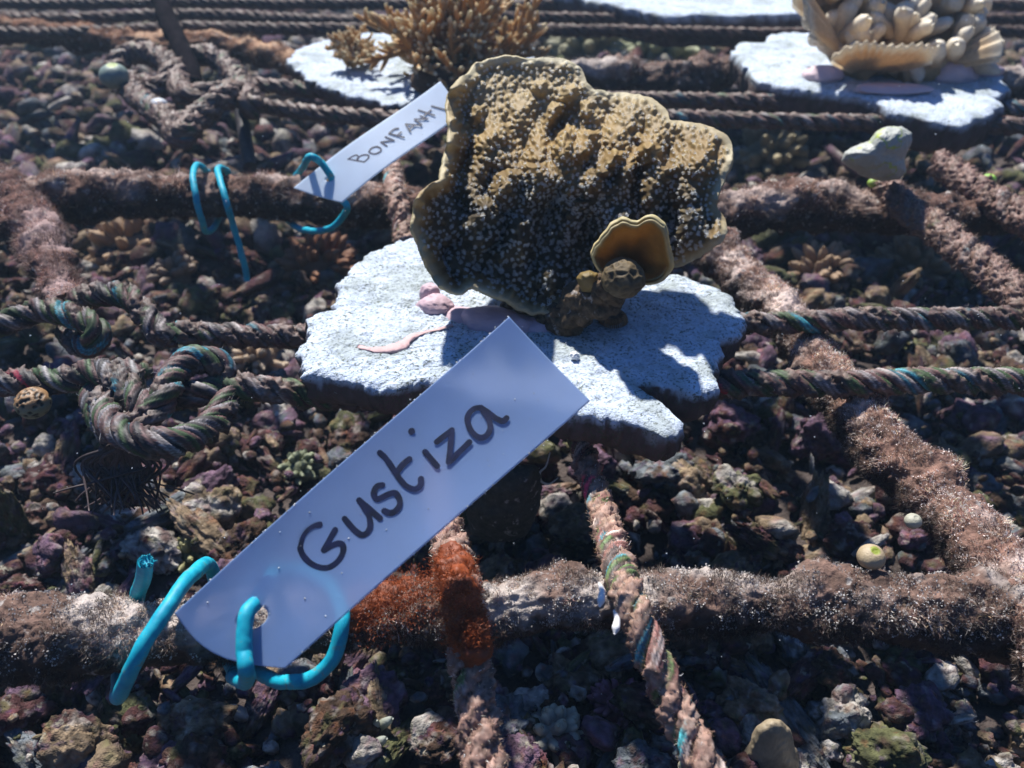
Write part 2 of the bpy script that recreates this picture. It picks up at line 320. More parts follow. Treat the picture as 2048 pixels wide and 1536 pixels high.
# ------------------------------------------------------------ ropes
RC = np.array([(.06, .30, .36), (.24, .21, .21), (.06, .10, .04), (.14, .07, .065), (.05, .04, .04), (.36, .31, .29), (.04, .14, .18)])
def rope(name, P, r, seed, label, pitch=None, foul=.3, fz=250, tint=(1, 1, 1), step=.05, group=None, red=0.0, hair=.2, n_strand=3):
    P = np.asarray(P, float); Ln = np.linalg.norm(np.diff(P, axis=0), axis=1).sum(); n = int(Ln/step); Q = spline(P, n)
    Q = Q+np.stack([fbm(Q/4+seed, 2)*.1, fbm(Q/4+seed+9, 2)*.1, fbm(Q/4+seed+5, 2)*.1], -1)*r*3
    T, N, B = frames(Q); s = np.linspace(0, Ln, n); pitch = pitch or r*6.0; parts = []; fp = []; fn = []
    for k in range(n_strand):
        a = 2*np.pi*(s/pitch+k/n_strand)+.5*vn(np.stack([s/3, s*0+seed, s*0], -1)); off = (N*np.cos(a)[:, None]+B*np.sin(a)[:, None])*r*.5
        S = 28; Pk = Q+off; Tk, Nk, Bk = frames(Pk); ang = np.arange(S)/S*2*np.pi
        tw = s[:, None]/pitch*2*np.pi*-1.2+ang[None]
        ridge = 1+.10*np.cos(tw*8)+.05*np.cos(tw*3+k)
        rr_ = r*.56*ridge*(1+.1*fbm(np.stack([s/.5, s*0+k*7+seed, s*0], -1), 2))[:, None]
        D = Nk[:, None]*np.cos(ang)[None, :, None]+Bk[:, None]*np.sin(ang)[None, :, None]
        V = (Pk[:, None]+D*rr_[..., None]).reshape(-1, 3); nr = D.reshape(-1, 3)
        yarn = np.floor(((tw/(2*np.pi)) % 1)*7).astype(int)+k*3
        seg = np.floor(s/(pitch*.8)+k*.37).astype(int)[:, None]
        ci = (_h(np.stack([yarn % 7, yarn*0+k, yarn*0+int(seed*10)], -1))*.5+.5)
        ci2 = (_h(np.stack([seg+yarn*0, yarn*0+k*5, yarn*0+int(seed*10)+3], -1))*.5+.5)
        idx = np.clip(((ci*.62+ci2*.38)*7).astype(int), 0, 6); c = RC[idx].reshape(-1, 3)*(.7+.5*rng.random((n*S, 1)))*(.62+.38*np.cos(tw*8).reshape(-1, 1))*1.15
        if red: mk_ = ((ci2 > 1-red)&(ci > .45)).reshape(-1); c[mk_] = (.36, .03, .06)
        fo = sm(fbm(V/.5+seed, 4), .12-foul, .42-foul)[:, None]*.92; fc = np.array([.115, .075, .062])*(1+1.1*fbm(V/.12+seed, 3))[:, None]
        c = c*(1-fo)+fc*fo; V = V+nr*(fo*.24*r*(.3+1.9*fbm(V/.11+seed, 3)[:, None]))
        kc_ = np.arange(S); kc2 = (kc_+1) % S; caps_ = np.vstack([np.stack([kc_, kc2, kc_*0+n*S], 1), np.stack([kc2+(n-1)*S, kc_+(n-1)*S, kc_*0+n*S+1], 1)])
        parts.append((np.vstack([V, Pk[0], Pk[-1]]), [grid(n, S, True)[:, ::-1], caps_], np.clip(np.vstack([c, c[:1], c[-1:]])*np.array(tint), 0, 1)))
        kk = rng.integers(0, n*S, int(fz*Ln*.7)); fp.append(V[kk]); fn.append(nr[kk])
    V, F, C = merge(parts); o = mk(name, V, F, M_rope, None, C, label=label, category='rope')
    if group: o['group'] = group
    fp = np.vstack(fp); fn = np.vstack(fn); fo = .2+.8*(rng.random(len(fp)) < foul)
    fv = filaments(fp, fn, hair*fo, .013, np.clip(turfcol(len(fp), tint)*.8, 0, 1))
    mk('algae_fuzz', fv[0], fv[1], M_turf, o, fv[2], smooth=False, kind='stuff')
    return o
def pr(l, z=0.0): return [PZ(p[0], p[1], p[2] if len(p) > 2 else z) for p in l]
rope('rope', pr([(325, 668, .3), (450, 672), (600, 678, -.3), (900, 672, -.5), (1200, 655, -.5), (1480, 645, -.3), (1700, 640), (1900, 640), (2150, 632)], -.1), .40, 1.3, 'twisted teal and grey rope passing under the rear half of the main plate', foul=.25, fz=520, hair=.14)
rope('rope', pr([(440, 772, .1), (560, 782, -.1), (660, 792, -.5), (1000, 790, -.6), (1300, 775, -.6), (1450, 768, -.3), (1600, 765), (1850, 765), (2150, 760)], -.1), .42, 2.6, 'twisted blue flecked rope passing under the front half of the main plate', foul=.15, fz=520, red=.05, hair=.14)
rope('rope', pr([(500, 168), (720, 190), (1000, 200), (1340, 203), (1560, 206), (1900, 212), (2150, 222)], -.1), .42, 3.9, 'thin crusted rope crossing far behind, upper of the pair right of the big coral', foul=.5, fz=60, step=.12)
rope('rope', pr([(480, 205), (720, 236), (1000, 238), (1340, 236), (1560, 244), (1900, 250), (2150, 256)], -.1), .42, 4.9, 'thin crusted rope crossing far behind, lower of the pair right of the big coral', foul=.5, fz=60, step=.12)
for yy, sd, lb in ((12, 6.1, 'far rope at the top edge, farthest one above the branching coral'), (36, 6.6, 'far rope at the top edge, middle of three'), (62, 7.2, 'far rope at the top edge, nearest of three')):
    rope('rope', pr([(-300, yy-10), (100, yy+5*math.sin(sd*9)), (400, yy-6), (700, yy+5*math.sin(sd*5)), (1000, yy), (1300, yy+4*math.sin(sd*7)), (1600, yy+6), (1900, yy+5*math.sin(sd*3)), (2300, yy+2)], -.1), .40, sd, lb, foul=.9, fz=70, step=.2, tint=(.62, .52, .48), hair=.4)
rope('rope', pr([(1760, 372, .2), (1830, 430, .2), (1930, 510, .2), (2090, 640, .2)], .2), .58, 7.7, 'pale crusted rope running diagonally from the grey lump to the right edge', foul=.75, fz=500, hair=.22, tint=(1.5, 1.4, 1.35))
rope('rope', pr([(1880, 325), (1950, 375), (2100, 470)], .2), .6, 8.3, 'short crusted rope with a green ball on it at the right edge', foul=.8, fz=400, hair=.22, tint=(1.4, 1.25, 1.2))
# lengthwise ropes over the front bar
rope('rope', pr([(780, 330, -.2), (795, 400, .3), (812, 490, -.6), (850, 800, -1.5), (893, 1060, -.8), (915, 1140, -.1), (932, 1215, .55), (940, 1290, .2), (955, 1400, -.6), (985, 1620, -1.2)]), .43, 9.4, 'fouled lengthwise rope with an orange patch, left one of the two over the front bar', foul=.5, fz=900, hair=.12, red=.04, tint=(2.1, 1.95, 1.8))
rope('rope', pr([(1140, 820, -1.6), (1180, 950, -1.6), (1215, 1060, -.9), (1240, 1150, .1), (1262, 1215, .6), (1300, 1310, .2), (1350, 1420, -.6), (1440, 1600, -1.2)]), .38, 10.7, 'frayed beige lengthwise rope, right one of the two over the front bar', foul=.3, fz=700, hair=.12, red=.05, tint=(2.3, 2.15, 1.95))
# knots at the left; tint dims them, shade of that side put into the colour
rope('rope_knot', pr([(-60, 668, .2), (20, 640, .3), (80, 618, .6), (140, 628, .8), (190, 655, .6), (180, 690, .0), (140, 670, -.5), (150, 610, -.1), (200, 588, .7), (260, 596, .9), (300, 640, .6), (322, 668, .3), (350, 672, .2)]), .43, 11.2, 'dark teal rope knotted in a hump at the left edge', foul=.1, fz=500, tint=(.75, .75, .78))
rope('rope_knot', pr([(-60, 772, .0), (60, 760, .1), (140, 756, .3), (190, 738, .8), (245, 762, .9), (288, 815, .7), (262, 868, .1), (215, 850, .0), (190, 790, .1), (230, 745, .2), (290, 750, .2)]), .42, 12.6, 'left half of the lower knot, rope with a bright teal and red strand', foul=.1, fz=500, red=.1, tint=(.85, .95, 1.0))
kn = rope('rope_knot', pr([(205, 800, .3), (222, 848, .7), (275, 880, .9), (345, 884, .7), (405, 862, .2), (440, 825, -.1), (455, 760, .2), (425, 722, .8), (380, 716, 1.0), (345, 745, .9), (322, 800, .8), (280, 850, .3), (300, 800, -.4), (380, 785, .2), (450, 772, .1)]), .43, 13.5, 'right half of the lower knot, rounded rope loop above a frayed tassel', foul=.05, fz=450, tint=(.85, .9, .95))
tas = []
for k in range(70):
    a = PZ(235+rng.normal(0, 14), 890, .1); b = PZ(235+rng.normal(0, 40), 930, -.7); e = PZ(245+rng.normal(0, 62), 985+rng.random()*45, -2.0+rng.normal(0, .3))
    Pq = spline([a, b, e], 24); Pq = Pq+.12*np.stack([vn(Pq*1.2+k), vn(Pq*1.2+k+7), vn(Pq*1.2+k+3)], -1)*np.linspace(0, 1, 24)[:, None]; v, f = tube(Pq, .05*(1+.3*fbm(Pq*2+k, 2))*np.linspace(1.3, .5, 24), 7); tas.append((v, f, np.array([.05, .035, .035])*(.6+rng.random())))
V, F, C = merge(tas); mk('tassel', V, F, M_rope, kn, C)
rope('rope_knot', pr([(225, 145, .3), (250, 112, .9), (300, 110, 1.0), (340, 135, .8), (320, 175, .2), (250, 160, .2), (270, 190, .5), (330, 230, .8), (360, 275, .6), (390, 240, .8), (440, 200, 1.2), (480, 190, .9), (505, 215, .6), (470, 150, .5), (420, 110, 1.0), (370, 120, .8), (360, 170, .5), (400, 190, .6), (500, 172, 0)], 0), .62, 14.8, 'tangled brown rope knot far back at upper left', foul=.55, fz=90, step=.1)
P = spline([PY(305, -40, 66), PY(335, 40, 62), PY(372, 120, 58), PY(385, 170, 56)], 60); v, f = tube(P, .62*(1+.1*fbm(P+3, 2)), 14)
mk('cable', v+.12*fbm(v/.8, 4)[:, None], f, colmat('dark_growth', 1.0, .02, 600, .8, .001, .5), None, np.tile([.014, .011, .013], (len(v), 1)), label='thick dark cable rising from the far knot to the top edge', category='cable')
P = spline([PY(475, 195, 53), PY(488, 260, 51), PY(500, 335, 48)], 40); v, f = tube(P, .4*(1+.1*fbm(P+3, 2)), 14)
mk('strap', v, f, M_rope, None, np.tile([.035, .03, .035], (len(v), 1)), label='dark strap hanging down right of the far rope knot', category='strap')
# ------------------------------------------------------------ stone plates
def plate(name, out, z, th, seed, label, n_r=60, n_t=420, stem=None, rough=1.0, group=None, sag=0.0):
    out = np.array(out, float); W = PZ(out[:, 0], out[:, 1], z); W = np.vstack([W, W[:1]]); L_ = np.concatenate([[0], np.cumsum(np.linalg.norm(np.diff(W, axis=0), axis=1))])
    s = np.linspace(0, L_[-1], n_t, endpoint=False); E = np.stack([np.interp(s, L_, W[:, k]) for k in range(3)], 1)
    c = (E.max(0)+E.min(0))/2; dirn = nrm(E-c); E = E+dirn*(.34*fbm(E/.9+seed, 3)+.20*fbm(E/.3+seed, 3))[:, None]*rough
    rr_ = np.concatenate([np.linspace(0, .9, n_r), [.93, .96, .98, 1.0]])
    rows = []; side = []
    for r in rr_: rows.append(c+(E-c)*r+np.array([0, 0, -.10*sm(r, .95, 1.0)])); side.append(0.0)
    for q, (dz, ins) in enumerate(((-.12, .02), (-.28, .05), (-.5, .02), (-.75, -.04), (-1, -.12))):
        rows.append(E+dirn*(ins if q < 4 else ins*3)*1.0+np.array([0, 0, -.05+dz*th])); side.append(min(1, .35+.35*q))
    for r in (.85, .5, .0): rows.append(c+(E-c)*r+np.array([0, 0, -th*1.12])); side.append(1.0)
    V = np.array(rows); nr_, nt_ = V.shape[:2]; V = V.reshape(-1, 3); sd = np.repeat(side, nt_)
    V[:, 2] += (1-sd)*(.12*fbm(V/1.6+seed, 3)+.09*fbm(V/.35+seed, 3)+.05*fbm(V/.12+seed, 2))+sag*0
    dn = np.tile(dirn, (nr_, 1)); amt = ((sd > 0)&(np.arange(len(V)) < (nr_-3)*nt_))*1.0
    V += dn*(amt*(.22*fbm(V/.5+seed, 4)+.10*fbm(V/.15+seed, 3)))[:, None]; V[:, 2] += amt*.1*fbm(V/.25+seed+4, 3)
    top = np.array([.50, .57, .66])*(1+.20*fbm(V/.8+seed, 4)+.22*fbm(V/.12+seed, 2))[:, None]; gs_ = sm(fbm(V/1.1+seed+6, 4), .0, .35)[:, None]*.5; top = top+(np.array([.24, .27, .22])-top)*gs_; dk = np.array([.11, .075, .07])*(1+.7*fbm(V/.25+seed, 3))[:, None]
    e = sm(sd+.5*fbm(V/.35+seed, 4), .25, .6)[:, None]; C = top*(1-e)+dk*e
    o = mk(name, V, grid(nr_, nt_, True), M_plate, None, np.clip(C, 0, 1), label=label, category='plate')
    if group: o['group'] = group
    k = rng.integers(0, len(V), 6000); k = k[(sd[k] > .3)&(V[k, 2] < z-.1)]; fv = filaments(V[k], dn[k], .12, .02, np.clip(turfcol(len(k))*.8, 0, 1))
    mk('algae_turf', fv[0], fv[1], M_turf, o, fv[2], smooth=False, kind='stuff')
    return o, c
MP = [(703, 531), (731, 507), (805, 478), (900, 470), (1050, 462), (1200, 480), (1350, 548), (1437, 571), (1470, 600), (1484, 632), (1482, 662), (1446, 675), (1446, 695), (1424, 727), (1436, 770), (1400, 786), (1340, 772), (1285, 762), (1272, 770), (1300, 787), (1342, 817), (1366, 842), (1350, 862), (1310, 860), (1262, 852), (1200, 830), (1120, 812), (1000, 800), (930, 780), (857, 757), (799, 772), (731, 765), (663, 752), (613, 744), (613, 722), (586, 703), (612, 678), (618, 652), (630, 626), (664, 616), (674, 579)]
mp, mc = plate('stone_plate', MP, 1.0, 1.25, 2.2, 'white ragged stone plate in the centre carrying the big ruffled coral', n_r=110, n_t=900)
def blob(out, y, dep, seed, n_r=26, n_t=110, amp=.06, backdep=None, zplane=None):
    out = np.array(out, float); o2 = np.vstack([out, out[:1]]); L_ = np.concatenate([[0], np.cumsum(np.linalg.norm(np.diff(o2, axis=0), axis=1))]); s = np.linspace(0, L_[-1], n_t, endpoint=False)
    E = np.stack([np.interp(s, L_, o2[:, k]) for k in range(2)], 1)
    for _ in range(3): E = (np.roll(E, 1, 0)+2*E+np.roll(E, -1, 0))/4
    c = E.mean(0); back = dep if backdep is None else backdep; rows = []
    th = np.linspace(0, np.pi, n_r*2)
    for t in th:
        r = math.sin(t)**.8; q = c+(E-c)*r; yy = y-(dep if t < np.pi/2 else back)*math.cos(t)
        rows.append(PY(q[:, 0], q[:, 1], np.full(n_t, yy)))
    V = np.array(rows).reshape(-1, 3); cc = V.mean(0); V = V+nrm(V-cc)*(amp*fbm(V/.6+seed, 4)+amp*.5*fbm(V/.18+seed, 3))[:, None]
    return V, grid(len(th), n_t, True)
V, F = blob([(930, 1020), (960, 960), (1010, 930), (1075, 930), (1085, 960), (1075, 1030), (1050, 1075), (990, 1085), (945, 1070)], 22.0, .9, 3, amp=.15)
mk('stem', V, F, M_crust, mp, np.tile([.06, .055, .045], (len(V), 1)))
P2 = [(1463, 101), (1479, 84), (1530, 86), (1536, 70), (1565, 63), (1621, 64), (1700, 52), (1850, 58), (1950, 95), (1998, 152), (2017, 177), (1985, 190), (2007, 206), (1985, 223), (1922, 247), (1859, 237), (1780, 215), (1716, 190), (1650, 180), (1577, 174), (1517, 160), (1495, 133)]
plate('stone_plate', P2, 1.0, 1.9, 5.1, 'white stone plate at upper right under the cream finger coral', n_r=40, n_t=300, rough=1.2)
P4 = [(575, 118), (600, 95), (650, 75), (720, 65), (900, 60), (1050, 80), (1100, 120), (1050, 165), (900, 200), (780, 205), (700, 190), (620, 160)]
plate('stone_plate', P4, .8, 1.0, 6.4, 'white stone plate at upper left under the tan branching coral', n_r=40, n_t=300, rough=1.5)
P3 = [(1110, -60), (1100, -20), (1180, 0), (1260, 14), (1330, 30), (1400, 27), (1480, 30), (1560, 26), (1640, 22), (1760, 0), (1800, -40), (1700, -70)]
plate('stone_plate', P3, 1.0, 2.4, 7.3, 'far white stone plate cut off by the top edge of the picture', n_r=30, n_t=240, rough=1.5)
# ------------------------------------------------------------ big ruffled coral
OUT = [(937, 145), (954, 126), (985, 117), (1022, 112), (1062, 119), (1088, 113), (1115, 115), (1140, 121), (1157, 132), (1170, 150), (1174, 166), (1190, 178), (1215, 185), (1240, 185), (1264, 188), (1290, 192), (1307, 199), (1325, 210), (1337, 226), (1342, 240), (1360, 242), (1385, 245), (1410, 250), (1434, 258), (1455, 270), (1466, 288), (1466, 310), (1460, 335), (1448, 362), (1440, 388), (1430, 410), (1444, 425), (1455, 445), (1453, 468), (1440, 488), (1420, 502), (1390, 520), (1355, 533), (1320, 535), (1280, 545), (1240, 570), (1200, 600), (1160, 615), (1127, 618), (1100, 628), (1070, 630), (1042, 622), (1020, 606), (985, 592), (955, 578), (940, 576), (929, 588), (912, 592), (895, 586), (877, 566), (858, 534), (840, 500), (826, 466), (825, 445), (831, 422), (830, 405), (842, 382), (862, 366), (884, 356), (884, 340), (890, 318), (897, 290), (900, 262), (896, 238), (894, 212), (900, 185), (912, 162)]
OUT = np.array(OUT, float); NT, NR = 900, 250
o2 = np.vstack([OUT, OUT[:1]]); Lq = np.concatenate([[0], np.cumsum(np.linalg.norm(np.diff(o2, axis=0), axis=1))]); s = np.linspace(0, Lq[-1], NT, endpoint=False)
E = np.stack([np.interp(s, Lq, o2[:, k]) for k in range(2)], 1)
for _ in range(8): E = (np.roll(E, 1, 0)+2*E+np.roll(E, -1, 0))/4
E = E+nrm(E-np.array([1110, 400]))*(2.0*fbm(np.stack([E[:, 0]/14, E[:, 1]/14, E[:, 0]*0], -1), 3)*2)[:, None]
ctr = np.array([1120., 400.]); rad_ = np.linspace(0.002, 1, NR)
Q = ctr+(E-ctr)[None]*rad_[:, None, None]; qx, qy = Q[..., 0], Q[..., 1]
def edgeD(x, y):
    P_ = np.stack([x.ravel(), y.ravel()], 1).astype(np.float32); Es = E[::3].astype(np.float32); out = np.empty(len(P_), np.float32)
    for i in range(0, len(P_), 20000):
        d = P_[i:i+20000, None]-Es[None]; out[i:i+20000] = np.sqrt((d**2).sum(-1).min(1))
    return out.reshape(x.shape)
RID0 = [  # tip x, tip y, length, width, height(cm), lean
    (1128, 256, 85, 15, .95, -.12), (1113, 208, 50, 10, .55, -.35), (1019, 342, 75, 16, .95, -.30), (955, 213, 34, 9, .5, -.2), (1183, 262, 50, 12, .65, -.25), (1232, 305, 48, 11, .7, -.6), (1042, 442, 60, 15, .8, .1), (952, 428, 45, 15, .75, -.3), (1140, 175, 30, 11, .5, -.1), (1171, 205, 30, 9, .45, .1),
    (1386, 420, 45, 12, .6, -.4), (1292, 290, 60, 14, .5, -.6), (1186, 340, 45, 18, .6, -.2), (975, 400, 40, 12, .5, -.2), (1080, 165, 26, 10, .35, .1), (1330, 330, 70, 16, .5, -.5), (1010, 250, 30, 10, .3, .1), (1090, 540, 50, 22, .5, .2), (1280, 270, 50, 12, .4, .5), (1250, 420, 55, 12, .4, -.4), (1165, 400, 35, 14, .4, 0), (1060, 330, 40, 30, .35, .9)]
RID = [(a, b, c*1.25, d*1.35, e*1.35, f) for a, b, c, d, e, f in RID0]
def Yf(x, y, eD):
    t = (630-y)/515
    Y_ = np.interp(t, [-.1, 0, .15, .3, .45, .6, .72, .85, 1.0], [26.6, 26.3, 26.3, 26.6, 27.2, 28.5, 30.1, 31.8, 33.2])
    g = lambda cx, cy, sx, sy: np.exp(-(((x-cx)/sx)**2+((y-cy)/sy)**2))
    Y_ = Y_+1.3*g(1100, 470, 95, 95)+.9*g(1080, 265, 55, 32)-.5*g(1120, 375, 110, 32)
    Y_ = Y_-.9*g(1400, 320, 70, 85)+.9*g(1275, 340, 22, 70)+.7*g(1345, 425, 22, 40)-1.5*g(1410, 480, 60, 40)-.5*g(1270, 230, 60, 40)
    Y_ = Y_+.7*g(940, 330, 30, 90)+.8*g(905, 500, 35, 60)+.6*g(1190, 500, 40, 60)+.5*g(985, 540, 30, 40)
    xw = x+38*vn(np.stack([x/70, y/75, x*0+2], -1)); Y_ = Y_-(.45+.35*vn(np.stack([x/55, y/45, x*0+6], -1)))*(np.abs(np.sin(xw/27+.0045*(y-300)))**1.3*2-1)*sm(y, 170, 300)*sm(eD, 10, 50)
    Y_ = Y_+.10*np.sin(y/16+2.5*vn(np.stack([x/50, y/50, x*0], -1)))*sm(y, 180, 260)*(1-sm(y, 380, 450))*(1-sm(x, 1230, 1290))
    left = (1-sm(x, 900, 1000)); low = sm(y, 500, 600)
    Y_ = Y_-(1-sm(eD, 2, 34))*((1.1+.5*vn(np.stack([x/22, y/22, x*0+1], -1)))*left+.8*low*(1-left)+.25)
    Y_ = Y_+.28*vn(np.stack([x/45, y/45, x*0+3], -1))+.06*vn(np.stack([x/20, y/20, x*0+8], -1))
    for (tx, ty, ln, wd, h, lean) in RID:
        v = (y-ty)/ln; u = (x-(tx+lean*(y-ty)))/wd; top = sm(v, -.22*16/ln-.02, .12)
        Y_ = Y_-1.35*h*np.exp(-u*u*1.1)*top*(1-sm(v, .35, 1.25))
    return Y_
eD = edgeD(qx, qy); S0 = PY(qx, qy, Yf(qx, qy, eD))
rim = (1-sm(eD, 3, 22))
def gn(S):
    a = np.gradient(S, axis=0); b = np.roll(S, -1, 1)-np.roll(S, 1, 1); n = nrm(np.cross(a, b)); n[:2] = nrm(n[2].mean(0))
    return n
n0 = gn(S0)
if (n0[100, :, 1].mean()) > 0: n0 = -n0
nq = n0.copy()
for _ in range(10):
    nq = nrm((nq+np.roll(nq, 3, 1)+np.roll(nq, -3, 1)+np.vstack([nq[2:], nq[-2:]])+np.vstack([nq[:2], nq[:-2]])))
n0s = n0; n0 = nq
# bump centres (jittered hex, in image scale)
bc = []
yy = 105.
row = 0
while yy < 640:
    xx = 820.+(row % 2)*9
    while xx < 1480:
        bc.append((xx+rng.normal(0, 3.6), yy+rng.normal(0, 3.0), rng.random())); xx += 14.2
    yy += 10.6; row += 1
bc = np.array(bc)
from mathutils.geometry import intersect_point_tri_2d
def inside(px, py, poly):
    x, y = px, py; r = np.zeros(len(x), bool); x1, y1 = poly[:, 0], poly[:, 1]; x2, y2 = np.roll(x1, -1), np.roll(y1, -1)
    for a, b, c, d in zip(x1, y1, x2, y2):
        k = ((b > y) != (d > y)); 
        if d != b: k &= x < (c-a)*(y-b)/(d-b)+a
        r ^= k
    return r
bc = bc[inside(bc[:, 0], bc[:, 1], E)]; bD = edgeD(bc[:, :1], bc[:, 1:2])[:, 0]; bc = bc[bD > 6+7*bc[:, 2]]
hsz = .035+.055*bc[:, 2]; rb_ = 4.3+1.6*bc[:, 2]
h = np.zeros(qx.shape, np.float32); cell = {}
for i, (x, y, _) in enumerate(bc): cell.setdefault((int(x//12), int(y//12)), []).append(i)
cx_, cy_ = (qx//12).astype(int), (qy//12).astype(int); key = cx_*1000+cy_; order = np.argsort(key.ravel(), kind='stable'); ks = key.ravel()[order]
ub, st = np.unique(ks, return_index=True); st = np.append(st, len(ks)); hf = h.ravel(); fx, fy = qx.ravel(), qy.ravel()
for a in range(len(ub)):
    ids = order[st[a]:st[a+1]]; X0, Y0 = divmod(int(ub[a]), 1000); L2 = [j for dx in (-1, 0, 1) for dy in (-1, 0, 1) for j in cell.get((X0+dx, Y0+dy), ())]
    if L2:
        B2 = bc[L2]; d2 = (fx[ids][:, None]-B2[None, :, 0])**2+(fy[ids][:, None]-B2[None, :, 1])**2
        hf[ids] = (hsz[L2][None]*np.exp(-(d2/(rb_[L2][None]**2))**1.3)).max(1)
h = hf.reshape(qx.shape)
bd = nrm(n0+np.array([0, -.25, .12])); S1 = S0+bd*(h*1.35)[..., None]+n0*(.02*fbm(S0/.15, 2))[..., None]
# colour: olive-brown tissue, paler growing margin and bump tips; cavity shade and sunlit upper part painted in
mar = (1-sm(eD, 3, 22))[..., None]*(.6+.4*vn(np.stack([qx/60, qy/60, qx*0], -1)))[..., None]; q = fbm(S0/1.1, 3)[..., None]
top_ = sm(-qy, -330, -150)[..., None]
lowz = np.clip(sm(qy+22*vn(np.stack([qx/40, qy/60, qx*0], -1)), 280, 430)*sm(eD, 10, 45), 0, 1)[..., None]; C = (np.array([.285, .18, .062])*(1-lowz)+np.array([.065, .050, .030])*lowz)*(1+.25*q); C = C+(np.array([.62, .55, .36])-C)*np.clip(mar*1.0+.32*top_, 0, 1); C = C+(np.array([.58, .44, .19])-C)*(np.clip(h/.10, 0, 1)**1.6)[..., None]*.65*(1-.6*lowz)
back = S0-n0*(.32*(1-.6*rim))[..., None]; mid = S0[-1]-n0[-1]*.10+nrm(S0[-1]-S0[-12])*.06
Vc = np.concatenate([S1.reshape(-1, 3), mid, back[::-1][0:1].reshape(-1, 3), back[::-1][6::6].reshape(-1, 3)])
nrow = len(Vc)//NT; Cc = np.concatenate([C.reshape(-1, 3), np.tile([.42, .36, .20], (NT, 1)), np.tile([.22, .15, .06], (len(Vc)-NR*NT-NT, 1))])
CR = root('ruffled_coral', PZ(1090, 640, 1.0), 'large olive brown ruffled coral dotted with white polyps on the central plate', 'coral')
mk('coral_plate', Vc, grid(nrow, NT, True), M_coral, CR, np.clip(Cc, 0, 1))
# polyps
ci = []
tree_idx = {}
for i, k in enumerate(key.ravel()): pass
Sf = S1.reshape(-1, 3); nf_ = bd.reshape(-1, 3); n0f = n0.reshape(-1, 3)
near = []
for i, (x, y, _) in enumerate(bc):
    X0, Y0 = int(x//12), int(y//12); best = None
    for dx in (-1, 0, 1):
        for dy in (-1, 0, 1):
            k = (X0+dx)*1000+Y0+dy; a = np.searchsorted(ub, k)
            if a < len(ub) and ub[a] == k:
                ids = order[st[a]:st[a+1]]; d = (fx[ids]-x)**2+(fy[ids]-y)**2; j = d.argmin()
                if best is None or d[j] < best[0]: best = (d[j], ids[j])
    near.append(best[1] if best else -1)
near = np.array(near); keep = (near >= 0)&(rng.random(len(near)) < .93); near = near[keep]; bk = bc[keep]
extra = rng.integers(0, len(Sf), 5200); ex = extra[(eD.ravel()[extra] > 20)&(hf[extra] < .05)&(fy[extra] > 260)]; ex = ex[rng.random(len(ex)) < sm(fy[ex], 240, 420)*.5][:650]
near = np.concatenate([near, ex]); P0 = Sf[near]; Nn = nrm(nf_[near]*.4+n0f[near]*.6+np.array([0, -.65, .3])+rng.normal(0, .25, (len(near), 3))); np_ = len(near)
u = nrm(np.cross(Nn, rng.normal(0, 1, (np_, 3)))); v_ = np.cross(Nn, u); sz = (.033+.026*rng.random(np_)+.018*sm(fy[near], 330, 520))*(1+.05*(1-sm(fy[near], 150, 300)))
NPT = 7; pv = [P0+Nn*.005]; 
for k in range(NPT):
    a = 2*np.pi*k/NPT; b = .26
    lr = sz*(.8+.4*rng.random(np_))
    for aa, rr_, zz in ((a-b, .35, .3), (a+b, .35, .3), (a+b*.55, 1.0, .75), (a-b*.55, 1.0, .75)):
        pv.append(P0+(u*math.cos(aa)+v_*math.sin(aa))*(lr*rr_*1.15)[:, None]+Nn*(lr*zz*1.0)[:, None])
PV = np.stack(pv, 1).reshape(-1, 3); nv = 1+4*NPT; base = np.arange(np_)[:, None]*nv; f4 = []; f3 = []
for k in range(NPT):
    o_ = 1+4*k; f4.append(base+np.array([[o_, o_+1, o_+2, o_+3]])); f3.append(base+np.array([[0, o_, o_+1]]))
pc = np.repeat((np.array([.88, .92, .92])*(.8+.25*rng.random((np_, 1)))), nv, 0)
mk('polyps', PV, [np.concatenate(f3), np.concatenate(f4)], M_polyp, CR, np.clip(pc, 0, 1), smooth=False, kind='stuff')
LEJ = 1
# front leaf + knob + stub + base
LE = np.array([(1182, 512), (1188, 496), (1198, 482), (1208, 466), (1222, 452), (1244, 440), (1262, 444), (1278, 446), (1292, 438), (1303, 435), (1320, 442), (1331, 454), (1338, 470), (1342, 488), (1347, 512), (1349, 534), (1340, 552), (1322, 566), (1300, 570), (1270, 572), (1240, 570), (1212, 558), (1192, 538)], float)
l2 = np.vstack([LE, LE[:1]]); Lq = np.concatenate([[0], np.cumsum(np.linalg.norm(np.diff(l2, axis=0), axis=1))]); s = np.linspace(0, Lq[-1], 200, endpoint=False); LEs = np.stack([np.interp(s, Lq, l2[:, k]) for k in range(2)], 1)
LEs = LEs+nrm(LEs-np.array([1255., 515.]))*(4.5*fbm(np.c_[LEs/16, LEs[:, :1]*0], 3))[:, None]
for _ in range(2): LEs = (np.roll(LEs, 1, 0)+2*LEs+np.roll(LEs, -1, 0))/4
lc = np.array([1255., 535.]); rows = []; cr = []
for r in np.concatenate([np.linspace(.01, .9, 36), [.94, .97, .99, 1.0]]):
    q_ = lc+(LEs-lc)*r; rows.append(PY(q_[:, 0], q_[:, 1], 25.5-1.1*r**1.6+.22*vn(np.stack([np.cos(np.arange(200)/200*2*np.pi)*2.2, np.sin(np.arange(200)/200*2*np.pi)*2.2, np.zeros(200)+.5], -1))*r**2-.18*np.exp(-((r-.9)/.07)**2)+.22*sm(r, .93, 1))); cr.append(r)
fr = np.array(rows); fr = fr+(.04*fbm(fr/.5, 3))[..., None]*np.array([0, -1, 0]); bk_ = fr[::-1].copy(); bk_[..., 1] += .3*np.linspace(.4, 1, len(bk_))[:, None]; bk_[..., 2] += .05
